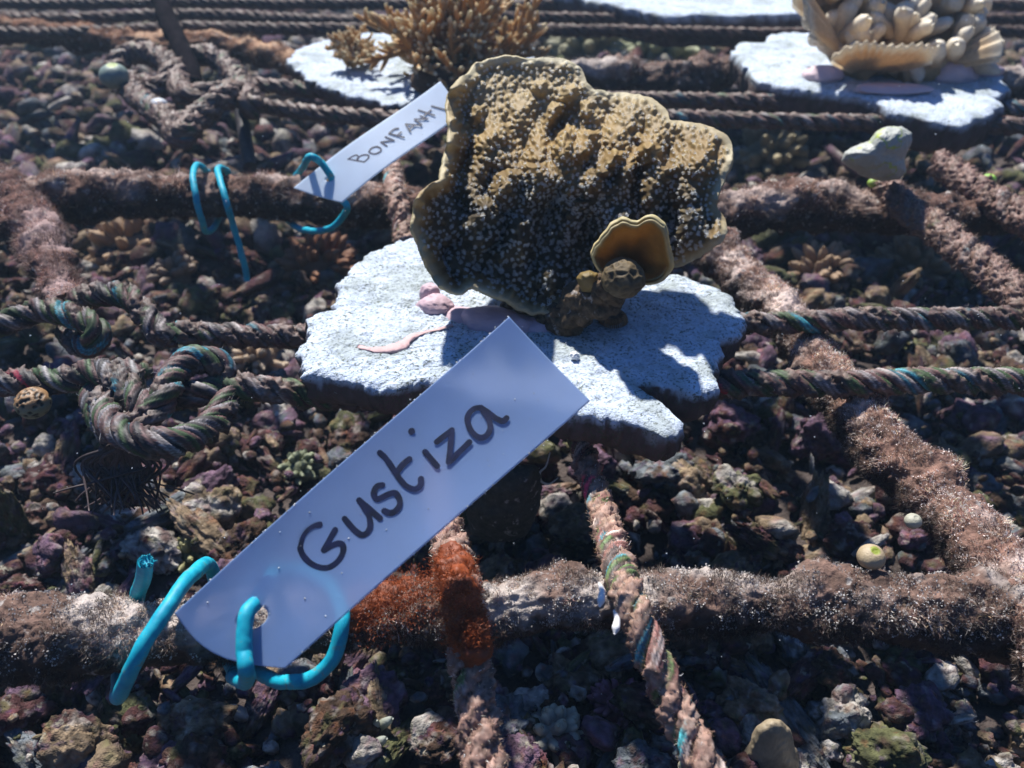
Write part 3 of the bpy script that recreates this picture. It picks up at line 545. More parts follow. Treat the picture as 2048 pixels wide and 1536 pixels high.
V = np.concatenate([fr, bk_]).reshape(-1, 3); cr = np.repeat(np.concatenate([cr, cr[::-1]]), 200)
c = np.array([.46, .27, .06])*(1+.15*fbm(V/.4, 3))[:, None]; c = c*(.30+.70*sm(cr, .25, .75))[:, None]; c = c+(np.array([.52, .45, .24])-c)*sm(cr, .84, .97)[:, None]  # centre darkened: shade inside the dish painted into the colour, rim paler
mk('coral_leaf', V, grid(len(fr)*2, 200, True), M_coral, CR, np.clip(c, 0, 1))
v, f = ico(5); kc = PY(1246, 556, 23.9); cc = nrm(np.random.default_rng(3).normal(0, 1, (110, 3))); dt = np.sort(v@cc.T, 1); edge = sm(dt[:, -1]-dt[:, -2], 0, .05)
kv = v*np.array([.68, .72, .62])*(1-.10*edge+.12*fbm(v*1.5, 3))[:, None]; kv[:, 2] -= .0
c = np.array([.17, .125, .065])*(1-.45*edge*1.0)[:, None]*(1+.3*fbm(v*3, 3))[:, None]
mk('knob', kv+kc, f, M_coral2, CR, np.clip(c*1.1, 0, 1))
V, F = blob([(1153, 556), (1160, 546), (1178, 540), (1195, 546), (1205, 566), (1195, 590), (1165, 585), (1158, 572)], 25.0, .5, 3, amp=.06); mk('stub', V, F, M_coral, CR, np.tile([.24, .17, .06], (len(V), 1)))
prt = []
for (x, y, Y_, r_) in ((1200, 590, 25.0, .75), (1160, 612, 25.2, .7), (1130, 640, 25.4, .6), (1090, 640, 26.2, .8), (1215, 575, 24.8, .55), (1040, 620, 26.6, .7)):
    v, f = lump(PY(x, y, Y_), r_, 5, .5, 1.8, seed=x); prt.append((v, f, np.array([.09, .06, .035])*(1+.7*fbm(v/.2, 3))[:, None]))
V, F, C = merge(prt); mk('base', V, F, M_crust, CR, np.clip(C, 0, 1))
prt = []
for (x, y, Y_, r_, sq) in ((925, 640, 26.4, .75, (1.5, .8, .55)), (872, 612, 26.8, .55, (1.2, .8, .7)), (990, 650, 25.9, .95, (1.4, .8, .6)), (1080, 662, 25.7, .9, (1.5, .8, .5)), (860, 590, 27.4, .42, (.9, .8, 1.0)), (1180, 665, 25.6, .6, (1.6, .8, .35))):
    v, f = lump(PY(x, y, Y_), r_, 5, .25, 1.2, sq, seed=x*.1, rot=(.3, 'Z')); prt.append((v, f, np.array([.48, .34, .38])*(1+.08*fbm(v/.3, 3))[:, None]))
V, F, C = merge(prt); PT = mk('epoxy_putty', V, F, M_putty, None, np.clip(C, 0, 1), label='lumpy pale pink putty gluing the big coral to its plate', category='putty')
P = spline([PZ(x, y, 1.10) for x, y in ((716, 690), (740, 696), (768, 697), (800, 690), (822, 672), (850, 662), (880, 655), (905, 647))], 90); wd = .07+.16*np.exp(-((np.linspace(0, 1, 90)-.35)/.22)**2)
v, f = tube(P, wd*(1+.5*fbm(P*6, 2)), 14); v[:, 2] = 1.05+(v[:, 2]-1.1)*.35+.03*fbm(v/.1, 2); mk('smear', v, f, M_putty, PT, np.tile([.50, .33, .32], (len(v), 1)))
# little anemone at the foot of the coral
a0 = PZ(1226, 640, 1.12); prt = []; v, f = lump(a0+[0, 0, .02], .28, 4, .1, 2, (1.1, 1, .55)); prt.append((v, f, np.array([.22, .13, .07])))
for k in range(44):
    a = k/44*2*np.pi; d = np.array([math.cos(a), math.sin(a), 0]); Pq = spline([a0+d*.2+[0, 0, .15], a0+d*.34+[0, 0, .24], a0+d*.46+[0, 0, .1], a0+d*.48+[0, 0, -.04]], 10); v, f = tube(Pq, .022, 5); prt.append((v, f, np.array([.34, .19, .10])*(.6+rng.random()*.8)))
V, F, C = merge(prt); mk('anemone', V, F, M_coral2, None, C, label='small brown ringed anemone on the plate beside the big coral', category='anemone')
v, f = lump(PZ(1150, 712, 1.12), .14, 4, .6, 2, seed=4); mk('shell_fragment', v, f, M_putty, None, np.tile([.7, .7, .7], (len(v), 1)), label='tiny white shell bit lying on the shaded plate', category='shell')
# ------------------------------------------------------------ tags
def tagsheet(name, A, Bp, Cp, Dp, th, m, bend, hole, rend, label, n=120, mm=40, parent=None):
    """A,Bp end edge (bottom), Dp,Cp far edge. grid along length; hole by vertex pushing"""
    A, Bp, Cp, Dp = map(np.asarray, (A, Bp, Cp, Dp)); nz = nrm(np.cross(Bp-A, Dp-A)); 
    if nz[1] > 0: nz = -nz
    def pt(u, v):   # u along 0..1, v across 0..1
        u = np.asarray(u, float); v = np.asarray(v, float); u2 = u[..., None]; v2 = v[..., None]
        P_ = (A*(1-v2)+Bp*v2)*(1-u2)+(Dp*(1-v2)+Cp*v2)*u2
        L0 = np.linalg.norm(Dp-A); P_ = P_-nrm(Dp-A)*(rend*np.sin(np.pi*np.clip(v, 0, 1))*(1-sm(u, 0, .25)))[..., None]
        return P_+nz*(bend*(4*(v-.5)**2-.5)+.12*np.sin(u*5))[..., None]
    import bmesh
    hu, hv, hr = hole; W = np.linalg.norm(Bp-A); Ln = np.linalg.norm(Dp-A)
    # grid with a ring patch round the hole
    us = np.linspace(0, 1, n); vs_ = np.linspace(0, 1, mm); U, V_ = np.meshgrid(us, vs_, indexing='ij')
    dx, dy = (U-hu)*Ln, (V_-hv)*W; d = np.hypot(dx, dy); rm = d < hr*1.0
    faces = grid(n, mm); inside_ = (d.ravel() < hr)[faces].any(1); faces = faces[~inside_]
    used = np.unique(faces); bverts = set(); from collections import Counter
    cnt = Counter()
    for fc in faces[(d.ravel()[faces] < hr*2.2).any(1)]:
        for a, b in zip(fc, np.roll(fc, -1)): cnt[(min(a, b), max(a, b))] += 1
    for (a, b), k in cnt.items():
        if k == 1 and d.ravel()[a] < hr*1.8 and d.ravel()[b] < hr*1.8: bverts.update((a, b))
    bv = np.array(list(bverts), int); dd = d.ravel()[bv]; U = U.ravel().copy(); V_ = V_.ravel().copy()
    U[bv] = hu+(U[bv]-hu)*hr/dd; V_[bv] = hv+(V_[bv]-hv)*hr/dd
    P_ = pt(U, V_)
    me = mkmesh(name, P_-A, faces, m); o = bpy.data.objects.new(name, me); sc.collection.objects.link(o); o.location = Vector(A)*CM; o['_o'] = list(map(float, A))
    md = o.modifiers.new('thickness', 'SOLIDIFY'); md.thickness = th*CM; md.offset = 0
    o['label'] = label; o['category'] = 'tag'; return o, nz, pt, (A, Bp, Cp, Dp)
def plane_pt(px, py, O, n):
    d = ray(px, py); c0 = np.array([0, 0, CAMZ]); t = ((O-c0)@n)/(d@n); return c0+d*t[..., None]
def strokes(name, S, wpx, plane, parent, lift=.05, dots=(), surf=None):
    O, n = plane; prt = []; kk = 0
    for st_ in S:
        st_ = np.array(st_, float); Q_ = spline(np.c_[st_, np.zeros(len(st_))], max(10, int(len(st_)*8)))[:, :2] if len(st_) > 2 else np.linspace(st_[0], st_[1], 12)
        W_ = plane_pt(Q_[:, 0], Q_[:, 1], O, n)
        if surf: W_ = surf(W_)
        T = nrm(np.gradient(W_, axis=0)); sd = np.cross(T, n); hw = wpx*.5*(1+.10*fbm(np.c_[Q_/15, Q_[:, :1]*0], 2)); l = lift+.0001*kk; kk += 1
        top = np.stack([W_-sd*hw[:, None], W_+sd*hw[:, None]], 1)+n*l; prt.append((top.reshape(-1, 3), grid(len(W_), 2), np.zeros(3)))
        for e_, r_ in ((0, hw[0]), (-1, hw[-1])):
            a = np.linspace(0, 2*np.pi, 18, endpoint=False); ring = W_[e_]+n*(l+.00004)+(T[e_]*np.cos(a)[:, None]+sd[e_]*np.sin(a)[:, None])*r_
            f3_ = np.array([[0, i, i+1] for i in range(1, 17)]); prt.append((ring, f3_, np.zeros(3)))
    for (x, y, r) in dots:
        c_ = plane_pt(np.array(x), np.array(y), O, n); c_ = surf(c_[None])[0] if surf else c_; t_ = nrm(np.cross(n, [0, 0, 1.])); b_ = np.cross(n, t_); a = np.linspace(0, 2*np.pi, 20, endpoint=False)
        prt.append((c_+n*(lift)+(t_*np.cos(a)[:, None]+b_*np.sin(a)[:, None])*r, np.array([[0, i, i+1] for i in range(1, 19)]), np.zeros(3)))
    V, F, C = merge(prt); return mk(name, V, F, M_ink, parent, smooth=False)
# near tag: plane by three distances, rises from the front bar toward the surface
TA, TB = PD(352, 1226, 19.2), PD(572, 1336, 18.8); TD, TCn = PD(1018, 632, 20.6), PD(1180, 800, 20.2)
tn = nrm(np.cross(TB-TA, TD-TA)); tn = -tn if tn[1] > 0 else tn
TC_ = plane_pt(np.array(1180), np.array(800), TA, tn)
hp = plane_pt(np.array(520), np.array(1222), TA, tn)
def uv_of(p, A, Bp, Dp):
    M_ = np.stack([Dp-A, Bp-A], 1); r, *_ = np.linalg.lstsq(M_, p-A, rcond=None); return r
hu, hv = uv_of(hp, TA, TB, TD); hu += .42*math.sin(math.pi*hv)*(1-hu/.25)**2*.9/np.linalg.norm(TD-TA)*0+.012
o_tag, nz_, ptf, _q = tagsheet('plastic_tag', TA, TB, TC_, TD, .06, M_tag, .10, (hu, hv, .27), .42, 'large frosted plastic name tag in front, handwritten word starting with a G', n=260, mm=90)
def surf1(W_):
    uv = np.array([uv_of(p, TA, TB, TD) for p in W_]); return ptf(uv[:, 0], uv[:, 1]) if False else W_+nz_*(.10*(4*(uv[:, 1:2]-.5)**2-.5)+.12*np.sin(uv[:, :1]*5))
zA = lambda L: [(580+x*.1172, 980+y*.1172) for x, y in L]; zB = lambda L: [(740+x*.09766, 860+y*.09766) for x, y in L]; zC = lambda L: [(840+x*.09766, 780+y*.09766) for x, y in L]
S = [zA([(530, 600), (430, 620), (330, 680), (250, 780), (210, 900), (200, 1010), (250, 1130), (340, 1230), (450, 1300), (580, 1335), (700, 1320), (820, 1240), (900, 1130), (930, 1020), (910, 940), (840, 920), (740, 955), (600, 1030)]), zA([(600, 1030), (790, 690)]),
     zA([(950, 500), (1050, 620), (1150, 720), (1250, 775), (1340, 730), (1385, 620), (1360, 450), (1280, 310), (1195, 185)]), zA([(1195, 185), (1550, 490)]),
     [(766, 971), (757, 973), (751, 980), (749, 990), (755, 999), (765, 996), (779, 989), (791, 987), (798, 995), (801, 1004), (799, 1015), (791, 1024), (781, 1027), (770, 1023)],
     zB([(215, 480), (330, 590), (450, 760), (540, 900), (640, 1040), (760, 1160), (920, 1220), (1030, 1150), (1050, 1010)]), zB([(560, 870), (680, 710), (810, 600)]), zB([(1130, 450), (1375, 740)]),
     zC([(340, 1060), (650, 810)]), zC([(650, 810), (590, 1480)]), zC([(590, 1480), (1010, 1060)]),
     zC([(1240, 340), (1100, 370), (990, 480), (965, 620), (1020, 780), (1110, 900), (1230, 970), (1350, 930), (1430, 800), (1420, 640), (1340, 480), (1240, 340)]), zC([(1240, 340), (1400, 450), (1560, 570), (1700, 620), (1770, 560)])]
strokes('lettering', S, .135, (TA, tn), o_tag, lift=.0345, dots=[(823.5, 863, .08)], surf=surf1)
UA, UB, UD, UC = PD(588, 376, 37.5), PD(684, 405, 37.0), PD(880, 160, 38.5), PD(925, 222, 38.0)
un = nrm(np.cross(UB-UA, UD-UA)); un = -un if un[1] > 0 else un
UC = plane_pt(np.array(925), np.array(222), UA, un); hp2 = plane_pt(np.array(665), np.array(358), UA, un); hu, hv = uv_of(hp2, UA, UB, UD)
o_tag2, nz2, ptf2, _q = tagsheet('plastic_tag', UA, UB, UC, UD, .07, M_tag2, .0, (hu, hv, .16), .05, 'smaller opaque white name tag behind the coral, handwritten capitals starting with B', n=200, mm=50)
zD = lambda L: [(680+x*.1172, 180+y*.1172) for x, y in L]
def surf2(W_):
    uv = np.array([uv_of(p, UA, UB, UD) for p in W_]); return W_+nz2*(.12*np.sin(uv[:, :1]*5))
S = [zD(l) for l in ([(155, 1215), (290, 1240), (430, 1265)], [(160, 1215), (230, 1170), (300, 1150), (335, 1190), (310, 1235)], [(310, 1205), (400, 1150), (495, 1150), (500, 1200), (430, 1265)],
     [(510, 1090), (550, 1030), (640, 1000), (710, 1035), (700, 1085), (620, 1125), (540, 1115), (510, 1090)], [(810, 985), (712, 920)], [(712, 920), (930, 885)], [(930, 885), (785, 825)],
     [(845, 765), (1100, 830)], [(845, 765), (925, 690), (1000, 668)], [(985, 795), (1050, 738)], [(1205, 722), (1125, 590)], [(1125, 590), (1390, 610)], [(1190, 670), (1290, 600)],
     [(1390, 590), (1270, 500)], [(1270, 500), (1495, 490)], [(1495, 490), (1370, 440)], [(1335, 335), (1610, 425)], [(1440, 425), (1550, 330)], [(1560, 260), (1795, 322)])]
strokes('lettering', S, .078, (UA, un), o_tag2, lift=.0368, surf=surf2)
prt = []
for k in range(90):
    u_, v_2 = rng.random()*.95+.02, rng.random()*.94+.03; p = ptf(np.array([u_]), np.array([v_2]))[0]+tn*.035; v, f = ico(1); prt.append((v*(.006+.016*rng.random()**3)+p, f, np.array([.7, .72, .7])*(.5+.5*rng.random())))
for k in range(160):
    u_ = rng.random(); v_2 = 0 if rng.random() < .5 else 1; p = ptf(np.array([u_]), np.array([v_2]))[0]+rng.normal(0, .012, 3); v, f = ico(1); prt.append((v*(.010+.016*rng.random())+p, f, np.array([.72, .74, .74])*(.5+.5*rng.random())))
V, F, C = merge(prt); mk('silt_grains', V, F, M_putty, o_tag, C, kind='stuff')
# ------------------------------------------------------------ cyan cables
def cable(P, r, label, cut=True):
    P = spline(P, 360); P[8:] += .05*np.stack([fbm(P/.9, 2), fbm(P/.9+5, 2), fbm(P/.9+9, 2)], -1)[8:]; v, f = tube(P, r*(1+.06*fbm(P*2, 2)), 20, True); v = v+.012*fbm(v/.12, 2)[:, None]; o = mk('cable', v, f, M_cable, None, label=label, category='cable'); return o, P
b1 = lambda px, py, z: PZ(px, py, z)
c1, Pc = cable([PD(291, 1124, 20.8), PD(284, 1165, 21.3), b1(262, 1235, -1.2), b1(240, 1330, -2.0), b1(235, 1395, -1.6), b1(262, 1340, -.2), b1(300, 1270, .42), b1(345, 1200, .62), b1(385, 1150, .35), b1(420, 1130, -.6), b1(440, 1200, -1.8), b1(450, 1300, -1.9), b1(468, 1348, -1.5)], .185, 'cyan plastic cable looped slantwise round the front bar left of the frosted tag')
hq = np.array(surf1(hp[None])[0]); tp = lambda x, y, off: surf1(plane_pt(np.array(float(x)), np.array(float(y)), TA, tn)[None])[0]+tn*off
c2, Pc2 = cable([b1(466, 1352, -1.6), b1(486, 1366, -.9), tp(500, 1345, .20), tp(497, 1300, .30), tp(497, 1250, .28), tp(500, 1222, .20), tp(508, 1205, -.02), tp(516, 1180, -.25), tp(528, 1155, -.5), b1(560, 1142, -.9), b1(625, 1150, -.7), b1(668, 1185, .05), b1(686, 1240, .4), b1(670, 1305, -.1), b1(630, 1352, -.6), b1(580, 1365, -.9), b1(530, 1355, -1.5), b1(505, 1330, -1.9)], .175, 'cyan plastic cable threaded through the hole of the frosted tag')
# frayed cut end
T0 = nrm(Pc[0]-Pc[1]); prt = []; a_ = nrm(np.cross(T0, [1, 0, 0])); b_ = np.cross(T0, a_)
for k in range(26):
    an = k/26*6.28; d = a_*math.cos(an)+b_*math.sin(an); rr_ = .175*(.6+.4*rng.random()); Pq = spline([Pc[0]+d*rr_*.9, Pc[0]+d*rr_+T0*.05, Pc[0]+d*(rr_+.03*rng.normal())+T0*(.08+.06*rng.random())], 6); v, f = tube(Pq, .016, 5); prt.append((v, f, np.zeros(3)))
V, F, C = merge(prt); mk('frayed_end', V, F, M_cable, c1)
yb = lambda px, py, z: PZ(px, py, z)
cable([PZ(420, 350, -.2), PZ(408, 336, .45), PZ(392, 331, .75), PZ(386, 352, .9), PZ(392, 390, .4), PZ(402, 435, -.6), PZ(412, 462, -1.6), PZ(430, 450, -2.0), PZ(448, 400, -1.6), PZ(458, 350, -.2), PZ(446, 338, .5), PZ(436, 340, .9), PZ(442, 372, .8), PZ(454, 410, .2), PZ(466, 450, -.9), PZ(480, 500, -2.1), PZ(492, 545, -3.2), PZ(495, 562, -3.6)], .15, 'cyan cable coiled twice round the rear bar with a loose end hanging down')
sf = lambda x, y, off: surf2(plane_pt(np.array(float(x)), np.array(float(y)), UA, un)[None])[0]+un*off
cable([PZ(575, 380, -.6), PZ(590, 355, .0), PZ(605, 338, .7), sf(630, 332, .6), sf(650, 338, .45), sf(660, 350, .22), sf(665, 358, .0), sf(668, 366, -.3), sf(676, 385, -.45), sf(690, 405, -.3), PZ(688, 430, .2), PZ(665, 455, -.5), PZ(632, 463, -1.1), PZ(598, 457, -1.7), PZ(575, 440, -2.1)], .15, 'cyan cable ring tying the white capital-letter tag to the rear bar')
# ------------------------------------------------------------ branching corals
def bcoral(name, base, R, nb, seed, label, tipc=(.90, .80, .54), bodyc=(.50, .30, .12), tilt=(0, 0, 0), r0=.27, flat=.75):
    g = np.random.default_rng(seed); prt = []
    def br(p, d, ln, r, lev):
        pts_ = [p]; dd = d.copy()
        for k in range(4): dd = nrm(dd+g.normal(0, .10, 3)+np.array([0, 0, .05])); pts_.append(pts_[-1]+dd*ln/4)
        Pq = spline(pts_, 14); t = np.linspace(0, 1, 14); rr_ = r*(1-.3*t); rr_[-1] *= .45; rr_[-2] *= .8; v, f = tube(Pq, rr_*(1+.12*fbm(Pq*3, 2)), 8)
        tt = np.append(np.repeat(t, 8), [0, 1]) if lev == 0 else np.append(np.repeat(t, 8), [0, 1])*.35
        c_ = np.array(bodyc)*(.8+.4*g.random())+(np.array(tipc)-np.array(bodyc))*(sm(tt, .55, 1.0)[:, None]); prt.append((v, f, c_))
        if lev > 0:
            for k in range(int(4+g.integers(0, 4))+lev):
                s_ = .3+.7*g.random(); q = Pq[int(s_*13)]; side = nrm(g.normal(0, 1, 3)+np.array([0, 0, .35])); br(q, nrm(dd*.8+side*.85), ln*(.36+.3*g.random())*(.62 if lev == 1 else 1), r*.72, lev-1)
            br(Pq[-1]-dd*.1, dd, ln*.4, r*.72, 0)
    for k in range(nb):
        a = g.random()*2*np.pi; el = g.random()**.8*1.35; d = np.array([math.cos(a)*math.cos(el), math.sin(a)*math.cos(el), math.sin(el)*flat+.12]); d = nrm(d+np.array(tilt)); br(base+d*.3, d, R*.62*(.8+.35*g.random()), r0, 2)
    V, F, C = merge(prt); return mk(name, V, F, M_coral2, None, np.clip(C, 0, 1), label=label, category='coral', origin=np.asarray(base, float))
bcoral('branching_coral', PZ(905, 150, .9), 6.4, 34, 5, 'large tan branching coral with pale tips at the top behind the big coral')
bcoral('branching_coral', PZ(700, 135, .9), 2.3, 11, 8, 'small tan coral sprig left of the large branching coral', r0=.17)
v, f = lump(PZ(890, 160, 1.4), 1.5, 4, .3, 1.5, (1.4, 1, .7)); 
mk('coral_base', v, f, M_crust, [o for o in bpy.data.objects if o.name == 'branching_coral'][0], np.tile([.09, .05, .03], (len(v), 1)))
# ------------------------------------------------------------ cream coral
cb = PZ(1760, 158, 1.05); CC = root('cream_coral', cb, 'cream coral with stubby fingers and a scalloped lip at upper right', 'coral')
def dish(c, R, a0, a1, H, seed, flare=1.25, tiltv=(0, 0, 0), nt=160, nr=40):
    a = np.linspace(a0, a1, nt); r = np.linspace(.08, 1, nr); A_, R_ = np.meshgrid(a, r, indexing='xy')
    rr_ = R_*R*(1+.08*np.sin(A_*5+seed)+.015*np.sin(A_*58+seed)*R_); u_ = (A_-a0)/(a1-a0); z = H*R_**flare*(.55+.45*np.sin(np.pi*u_)**.6)*(1+.08*np.sin(A_*6+seed*2))+.09*np.sin(A_*50+seed)*R_**3
    P_ = np.stack([rr_*np.cos(A_), rr_*np.sin(A_), z], -1)+np.asarray(c)+np.asarray(tiltv)*(R_**1)[..., None]
    bk = P_[::-1].copy(); bk[..., 2] -= .28; bk[..., :2] += .03
    V = np.concatenate([P_, bk]).reshape(-1, 3); RR = np.concatenate([R_, R_[::-1]]).ravel(); c_ = np.array([.66, .48, .28])*(1+.1*fbm(V/.5, 2))[:, None]; c_ = c_+(np.array([.80, .72, .56])-c_)*sm(RR, .82, 1)[:, None]
    return V, grid(2*nr, nt), c_
for args in ((cb+[-.6, 1.2, .1], 3.9, math.radians(222), math.radians(312), 2.7, 1.0), (cb+[-.9, 1.8, .2], 4.6, math.radians(140), math.radians(212), 5.2, 3.0, .9), (cb+[1.6, 1.2, .2], 4.9, math.radians(-30), math.radians(22), 2.6, 5.0), (cb+[1.8, 3.2, .6], 4.2, math.radians(15), math.radians(80), 4.4, 2.0)):
    V, F, c_ = dish(*args); mk('lip', V, F, M_coral2, CC, np.clip(c_, 0, 1))
g = np.random.default_rng(4); prt = []
for (bx, by, bz, nf2) in ((-2.4, 2.0, 1.7, 12), (-.9, 2.9, 3.0, 16), (-2.8, 3.4, 3.6, 12), (1.3, 1.3, 1.8, 16), (3.3, 3.0, 3.0, 18), (4.4, 1.0, 1.0, 12), (1.0, 3.9, 4.3, 18), (5.0, 3.6, 2.6, 14), (2.6, 4.8, 5.0, 16), (-1.2, .9, .8, 5), (3.2, .4, .6, 7)):
    core = cb+np.array([bx, by, bz]); v, f = lump(core, .8, 4, .3, 1.5, (1, .8, 1.1), seed=bx); prt.append((v, f, np.tile([.60, .46, .30], (len(v), 1))))
    Pq = spline([cb+[bx*.35, by*.6, 0], cb+[bx*.7, by*.85, bz*.5], core], 12); v, f = tube(Pq, .9, 12); prt.append((v, f, np.tile([.44, .31, .17], (len(v), 1))))
    for k in range(nf2):
        d = nrm(g.normal(0, .55, 3)+np.array([bx*.14, -.12, .95])); ln = 1.5+1.2*g.random(); p = core+d*.3
        Pq = spline([p, p+d*ln*.5+g.normal(0, .06, 3), p+d*ln], 12); t = np.linspace(0, 1, 12); R0 = .34+.22*g.random(); rr2 = R0*(1+.05*t)*np.sqrt(np.clip(1-(np.maximum(t-.75, 0)/.26)**2, .03, 1)); v, f = tube(Pq, rr2*(1+.15*fbm(Pq*2, 2)), 12)
        v = v+.11*np.stack([fbm(v*3.5, 3), fbm(v*3.5+5, 3), fbm(v*3.5+9, 3)], -1); tt = np.append(np.repeat(t, 12), [0, 1]); prt.append((v, f, np.array([.60, .46, .30])+(np.array([.86, .79, .65])-np.array([.60, .46, .30]))*sm(tt, .3, 1)[:, None]))
V, F, C = merge(prt); mk('fingers', V, F, M_coral2, CC, np.clip(C, 0, 1))
prt = []
for (x, y, r_, sq) in ((1645, 150, .9, (1.3, 1, .6)), (1905, 150, 1.1, (1.3, 1, .8)), (1955, 142, .8, (2.0, 1, .5)), (1780, 178, 1.0, (2.2, .8, .25))):
    v, f = lump(PZ(x, y, 1.2), r_, 4, .25, 1.3, sq, seed=x); prt.append((v, f, np.array([.55, .42, .44])*np.ones((len(v), 1))))
V, F, C = merge(prt); mk('epoxy_putty', V, F, M_putty, None, C, label='pale pink putty lumps under the cream coral at upper right', category='putty')
# ------------------------------------------------------------ small animals and odd pieces
V, F = blob([(1684, 322), (1690, 305), (1712, 291), (1738, 282), (1752, 264), (1775, 253), (1805, 254), (1824, 266), (1820, 290), (1808, 318), (1812, 345), (1795, 360), (1765, 362), (1740, 356), (1715, 345), (1695, 332)], 37.5, 1.3, 4, n_t=220, n_r=50, amp=.10)
q = fbm(V/1.0+3, 3); cr = np.exp(-((q-.05)/.035)**2)*sm(fbm(V/1.5+8, 2), -.1, .2); c = np.array([.36, .37, .33])*(1+.08*fbm(V/.3, 3))[:, None]; c = c+(np.array([.34, .42, .06])-c)*cr[:, None]
mk('sea_squirt', V, F, M_smooth, None, np.clip(c, 0, 1), label='large smooth grey lobed sea squirt with green creases below the upper right plate', category='sea squirt')
def ball(px, py, z, r, label, body, topc, pores=False, sq=(1, 1, .85), name='sea_squirt'):
    v, f = ico(5); p = v*np.array(sq)*r*(1+.05*fbm(v*1.5+px, 2))[:, None]; c = np.tile(body, (len(v), 1)).astype(float)
    if pores:
        pcs = nrm(np.random.default_rng(2).normal(0, 1, (70, 3))+[0, -.2, .4]); dm = np.max(v@pcs.T, 1); c += (np.array(topc)-c)*sm(v[:, 2], .1, .45)[:, None]; hole = sm(dm, .990, .996); c *= (1-.93*hole)[:, None]; p *= (1-.08*hole)[:, None]
    else:
        k = sm(v@nrm(np.array([.1, -.12, .99])), .91, .95); c += (np.array(topc)-c)*k[:, None]; p *= (1-.10*sm(v@nrm(np.array([.1, -.25, .95])), .95, .99))[:, None]
    mk(name, p+PZ(px, py, z), f, M_smooth, None, np.clip(c*(1+.12*fbm(v*4, 3))[:, None], 0, 1), label=label, category='sea squirt')
ball(66, 806, -.1, .56, 'tan ball with dark pores on the rope at the left edge', (.20, .21, .13), (.26, .15, .07), True, name='sponge_ball')
ball(1742, 1114, .35, .34, 'cream ball with a yellow green mouth resting on the front bar', (.36, .28, .17), (.22, .26, .03))
ball(1746, 366, .5, .26, 'tiny green ball just below the grey lobed sea squirt', (.22, .33, .05), (.30, .34, .05))
ball(1977, 360, .6, .34, 'bright green ball on the short rope at the right edge', (.20, .40, .05), (.30, .5, .08))
ball(228, 152, 1.3, .85, 'grey green ball on the far rope knot at upper left', (.18, .23, .2), (.25, .32, .08))
ball(318, 212, 1.1, .5, 'small whitish ball on the far rope knot', (.4, .42, .45), (.4, .42, .45))
ball(1826, 1042, .35, .22, 'tiny pale translucent ball in the turf of the diagonal bar', (.34, .33, .25), (.34, .33, .25))
def seaz(px, py, dz=0): return PZ(px, py, GZ+dz)
# orange algae on the front bar and rope
p0 = []; n0_ = []
for k in range(24000):
    t = rng.random(); 
    if rng.random() < .6: c_ = PZ(905+38*t+rng.normal(0, 9), 1120+170*t, .4+.5*math.sin(t*3)); rr_ = .42
    else: c_ = PZ(715+190*t, 1215-28*t+rng.normal(0, 16), -.35); rr_ = .55
    d = nrm(rng.normal(0, 1, 3)+[0, -.3, .3]); p0.append(c_+d*rr_*(.85+.25*rng.random()+.5*float(vn(np.array([c_*1.5+d*1.3]))[0])*.5)); n0_.append(d)
oc = np.array([.27, .058, .009])*(.45+.9*rng.random((len(p0), 1))); fv = filaments(np.array(p0), np.array(n0_), .10, .015, np.clip(oc, 0, 1), curl=.9, up=.1)
prt = [(fv[0], fv[1], fv[2])]
for t in np.linspace(0, 1, 9):
    v, f = lump(PZ(905+38*t, 1120+170*t, .35+.45*math.sin(t*3)), .44, 4, .5, 1.7, seed=t*9); prt.append((v, f, np.array([.24, .05, .010])*(1+.5*fbm(v/.2, 3))[:, None]))
for t in np.linspace(0, 1, 8):
    v, f = lump(PZ(715+190*t, 1222-24*t, -.55), .60, 4, .45, 1.7, seed=t*7+3); prt.append((v, f, np.array([.22, .05, .012])*(1+.5*fbm(v/.2, 3))[:, None]))
V, F, C = merge(prt); mk('orange_algae', V, F, M_turf, None, np.clip(C, 0, 1), label='rusty orange fuzzy algae mat draped over the front bar and rope', category='algae')
# sea bed corals, tufts
def knobby(px, py, R, col, tip, label, name='knobby_coral', n=40, r0=.3, z=.6, cat='coral'):
    g = np.random.default_rng(int(px)); base = seaz(px, py, z); prt = []; v, f = lump(base, R*.6, 4, .3, 1.5, seed=px); prt.append((v, f, np.tile(col, (len(v), 1))))
    for k in range(n):
        d = nrm(g.normal(0, 1, 3)*[1, 1, .6]+[0, -.1, .55]); v, f = tube(spline([base+d*R*.4, base+d*R*.75+g.normal(0, .08, 3), base+d*R*(.9+.25*g.random())], 9), r0*np.array([1, 1, 1, 1, .98, .93, .82, .6, .25]), 8)
        v = v+.04*np.stack([vn(v*5), vn(v*5+4), vn(v*5+7)], -1); tt = np.append(np.repeat(np.linspace(0, 1, 9), 8), [0, 1]); prt.append((v, f, np.array(col)+(np.array(tip)-np.array(col))*sm(tt, .5, 1)[:, None]))
    V, F, C = merge(prt); mk(name, V, F, M_coral2, None, np.clip(C, 0, 1), label=label, category=cat)
knobby(262, 508, 2.6, (.30, .19, .11), (.48, .34, .22), 'fluffy tan coral clump on the seabed below the rear bar at left', n=70, r0=.34)
knobby(350, 560, 1.6, (.24, .17, .12), (.40, .31, .24), 'small tan clump on the seabed right of the fluffy tan one', n=40, r0=.28)
knobby(640, 545, 2.5, (.20, .09, .05), (.30, .15, .085), 'rusty brown clump on the seabed left of the main plate', n=80, r0=.3)
knobby(520, 722, 1.5, (.42, .30, .20), (.66, .54, .40), 'cream knobbly coral on the seabed between the two left ropes', n=45, r0=.2)
knobby(1180, 110, 4.5, (.26, .25, .16), (.42, .40, .26), 'pale coral patch on the seabed behind the top of the big coral', n=60, r0=.7)
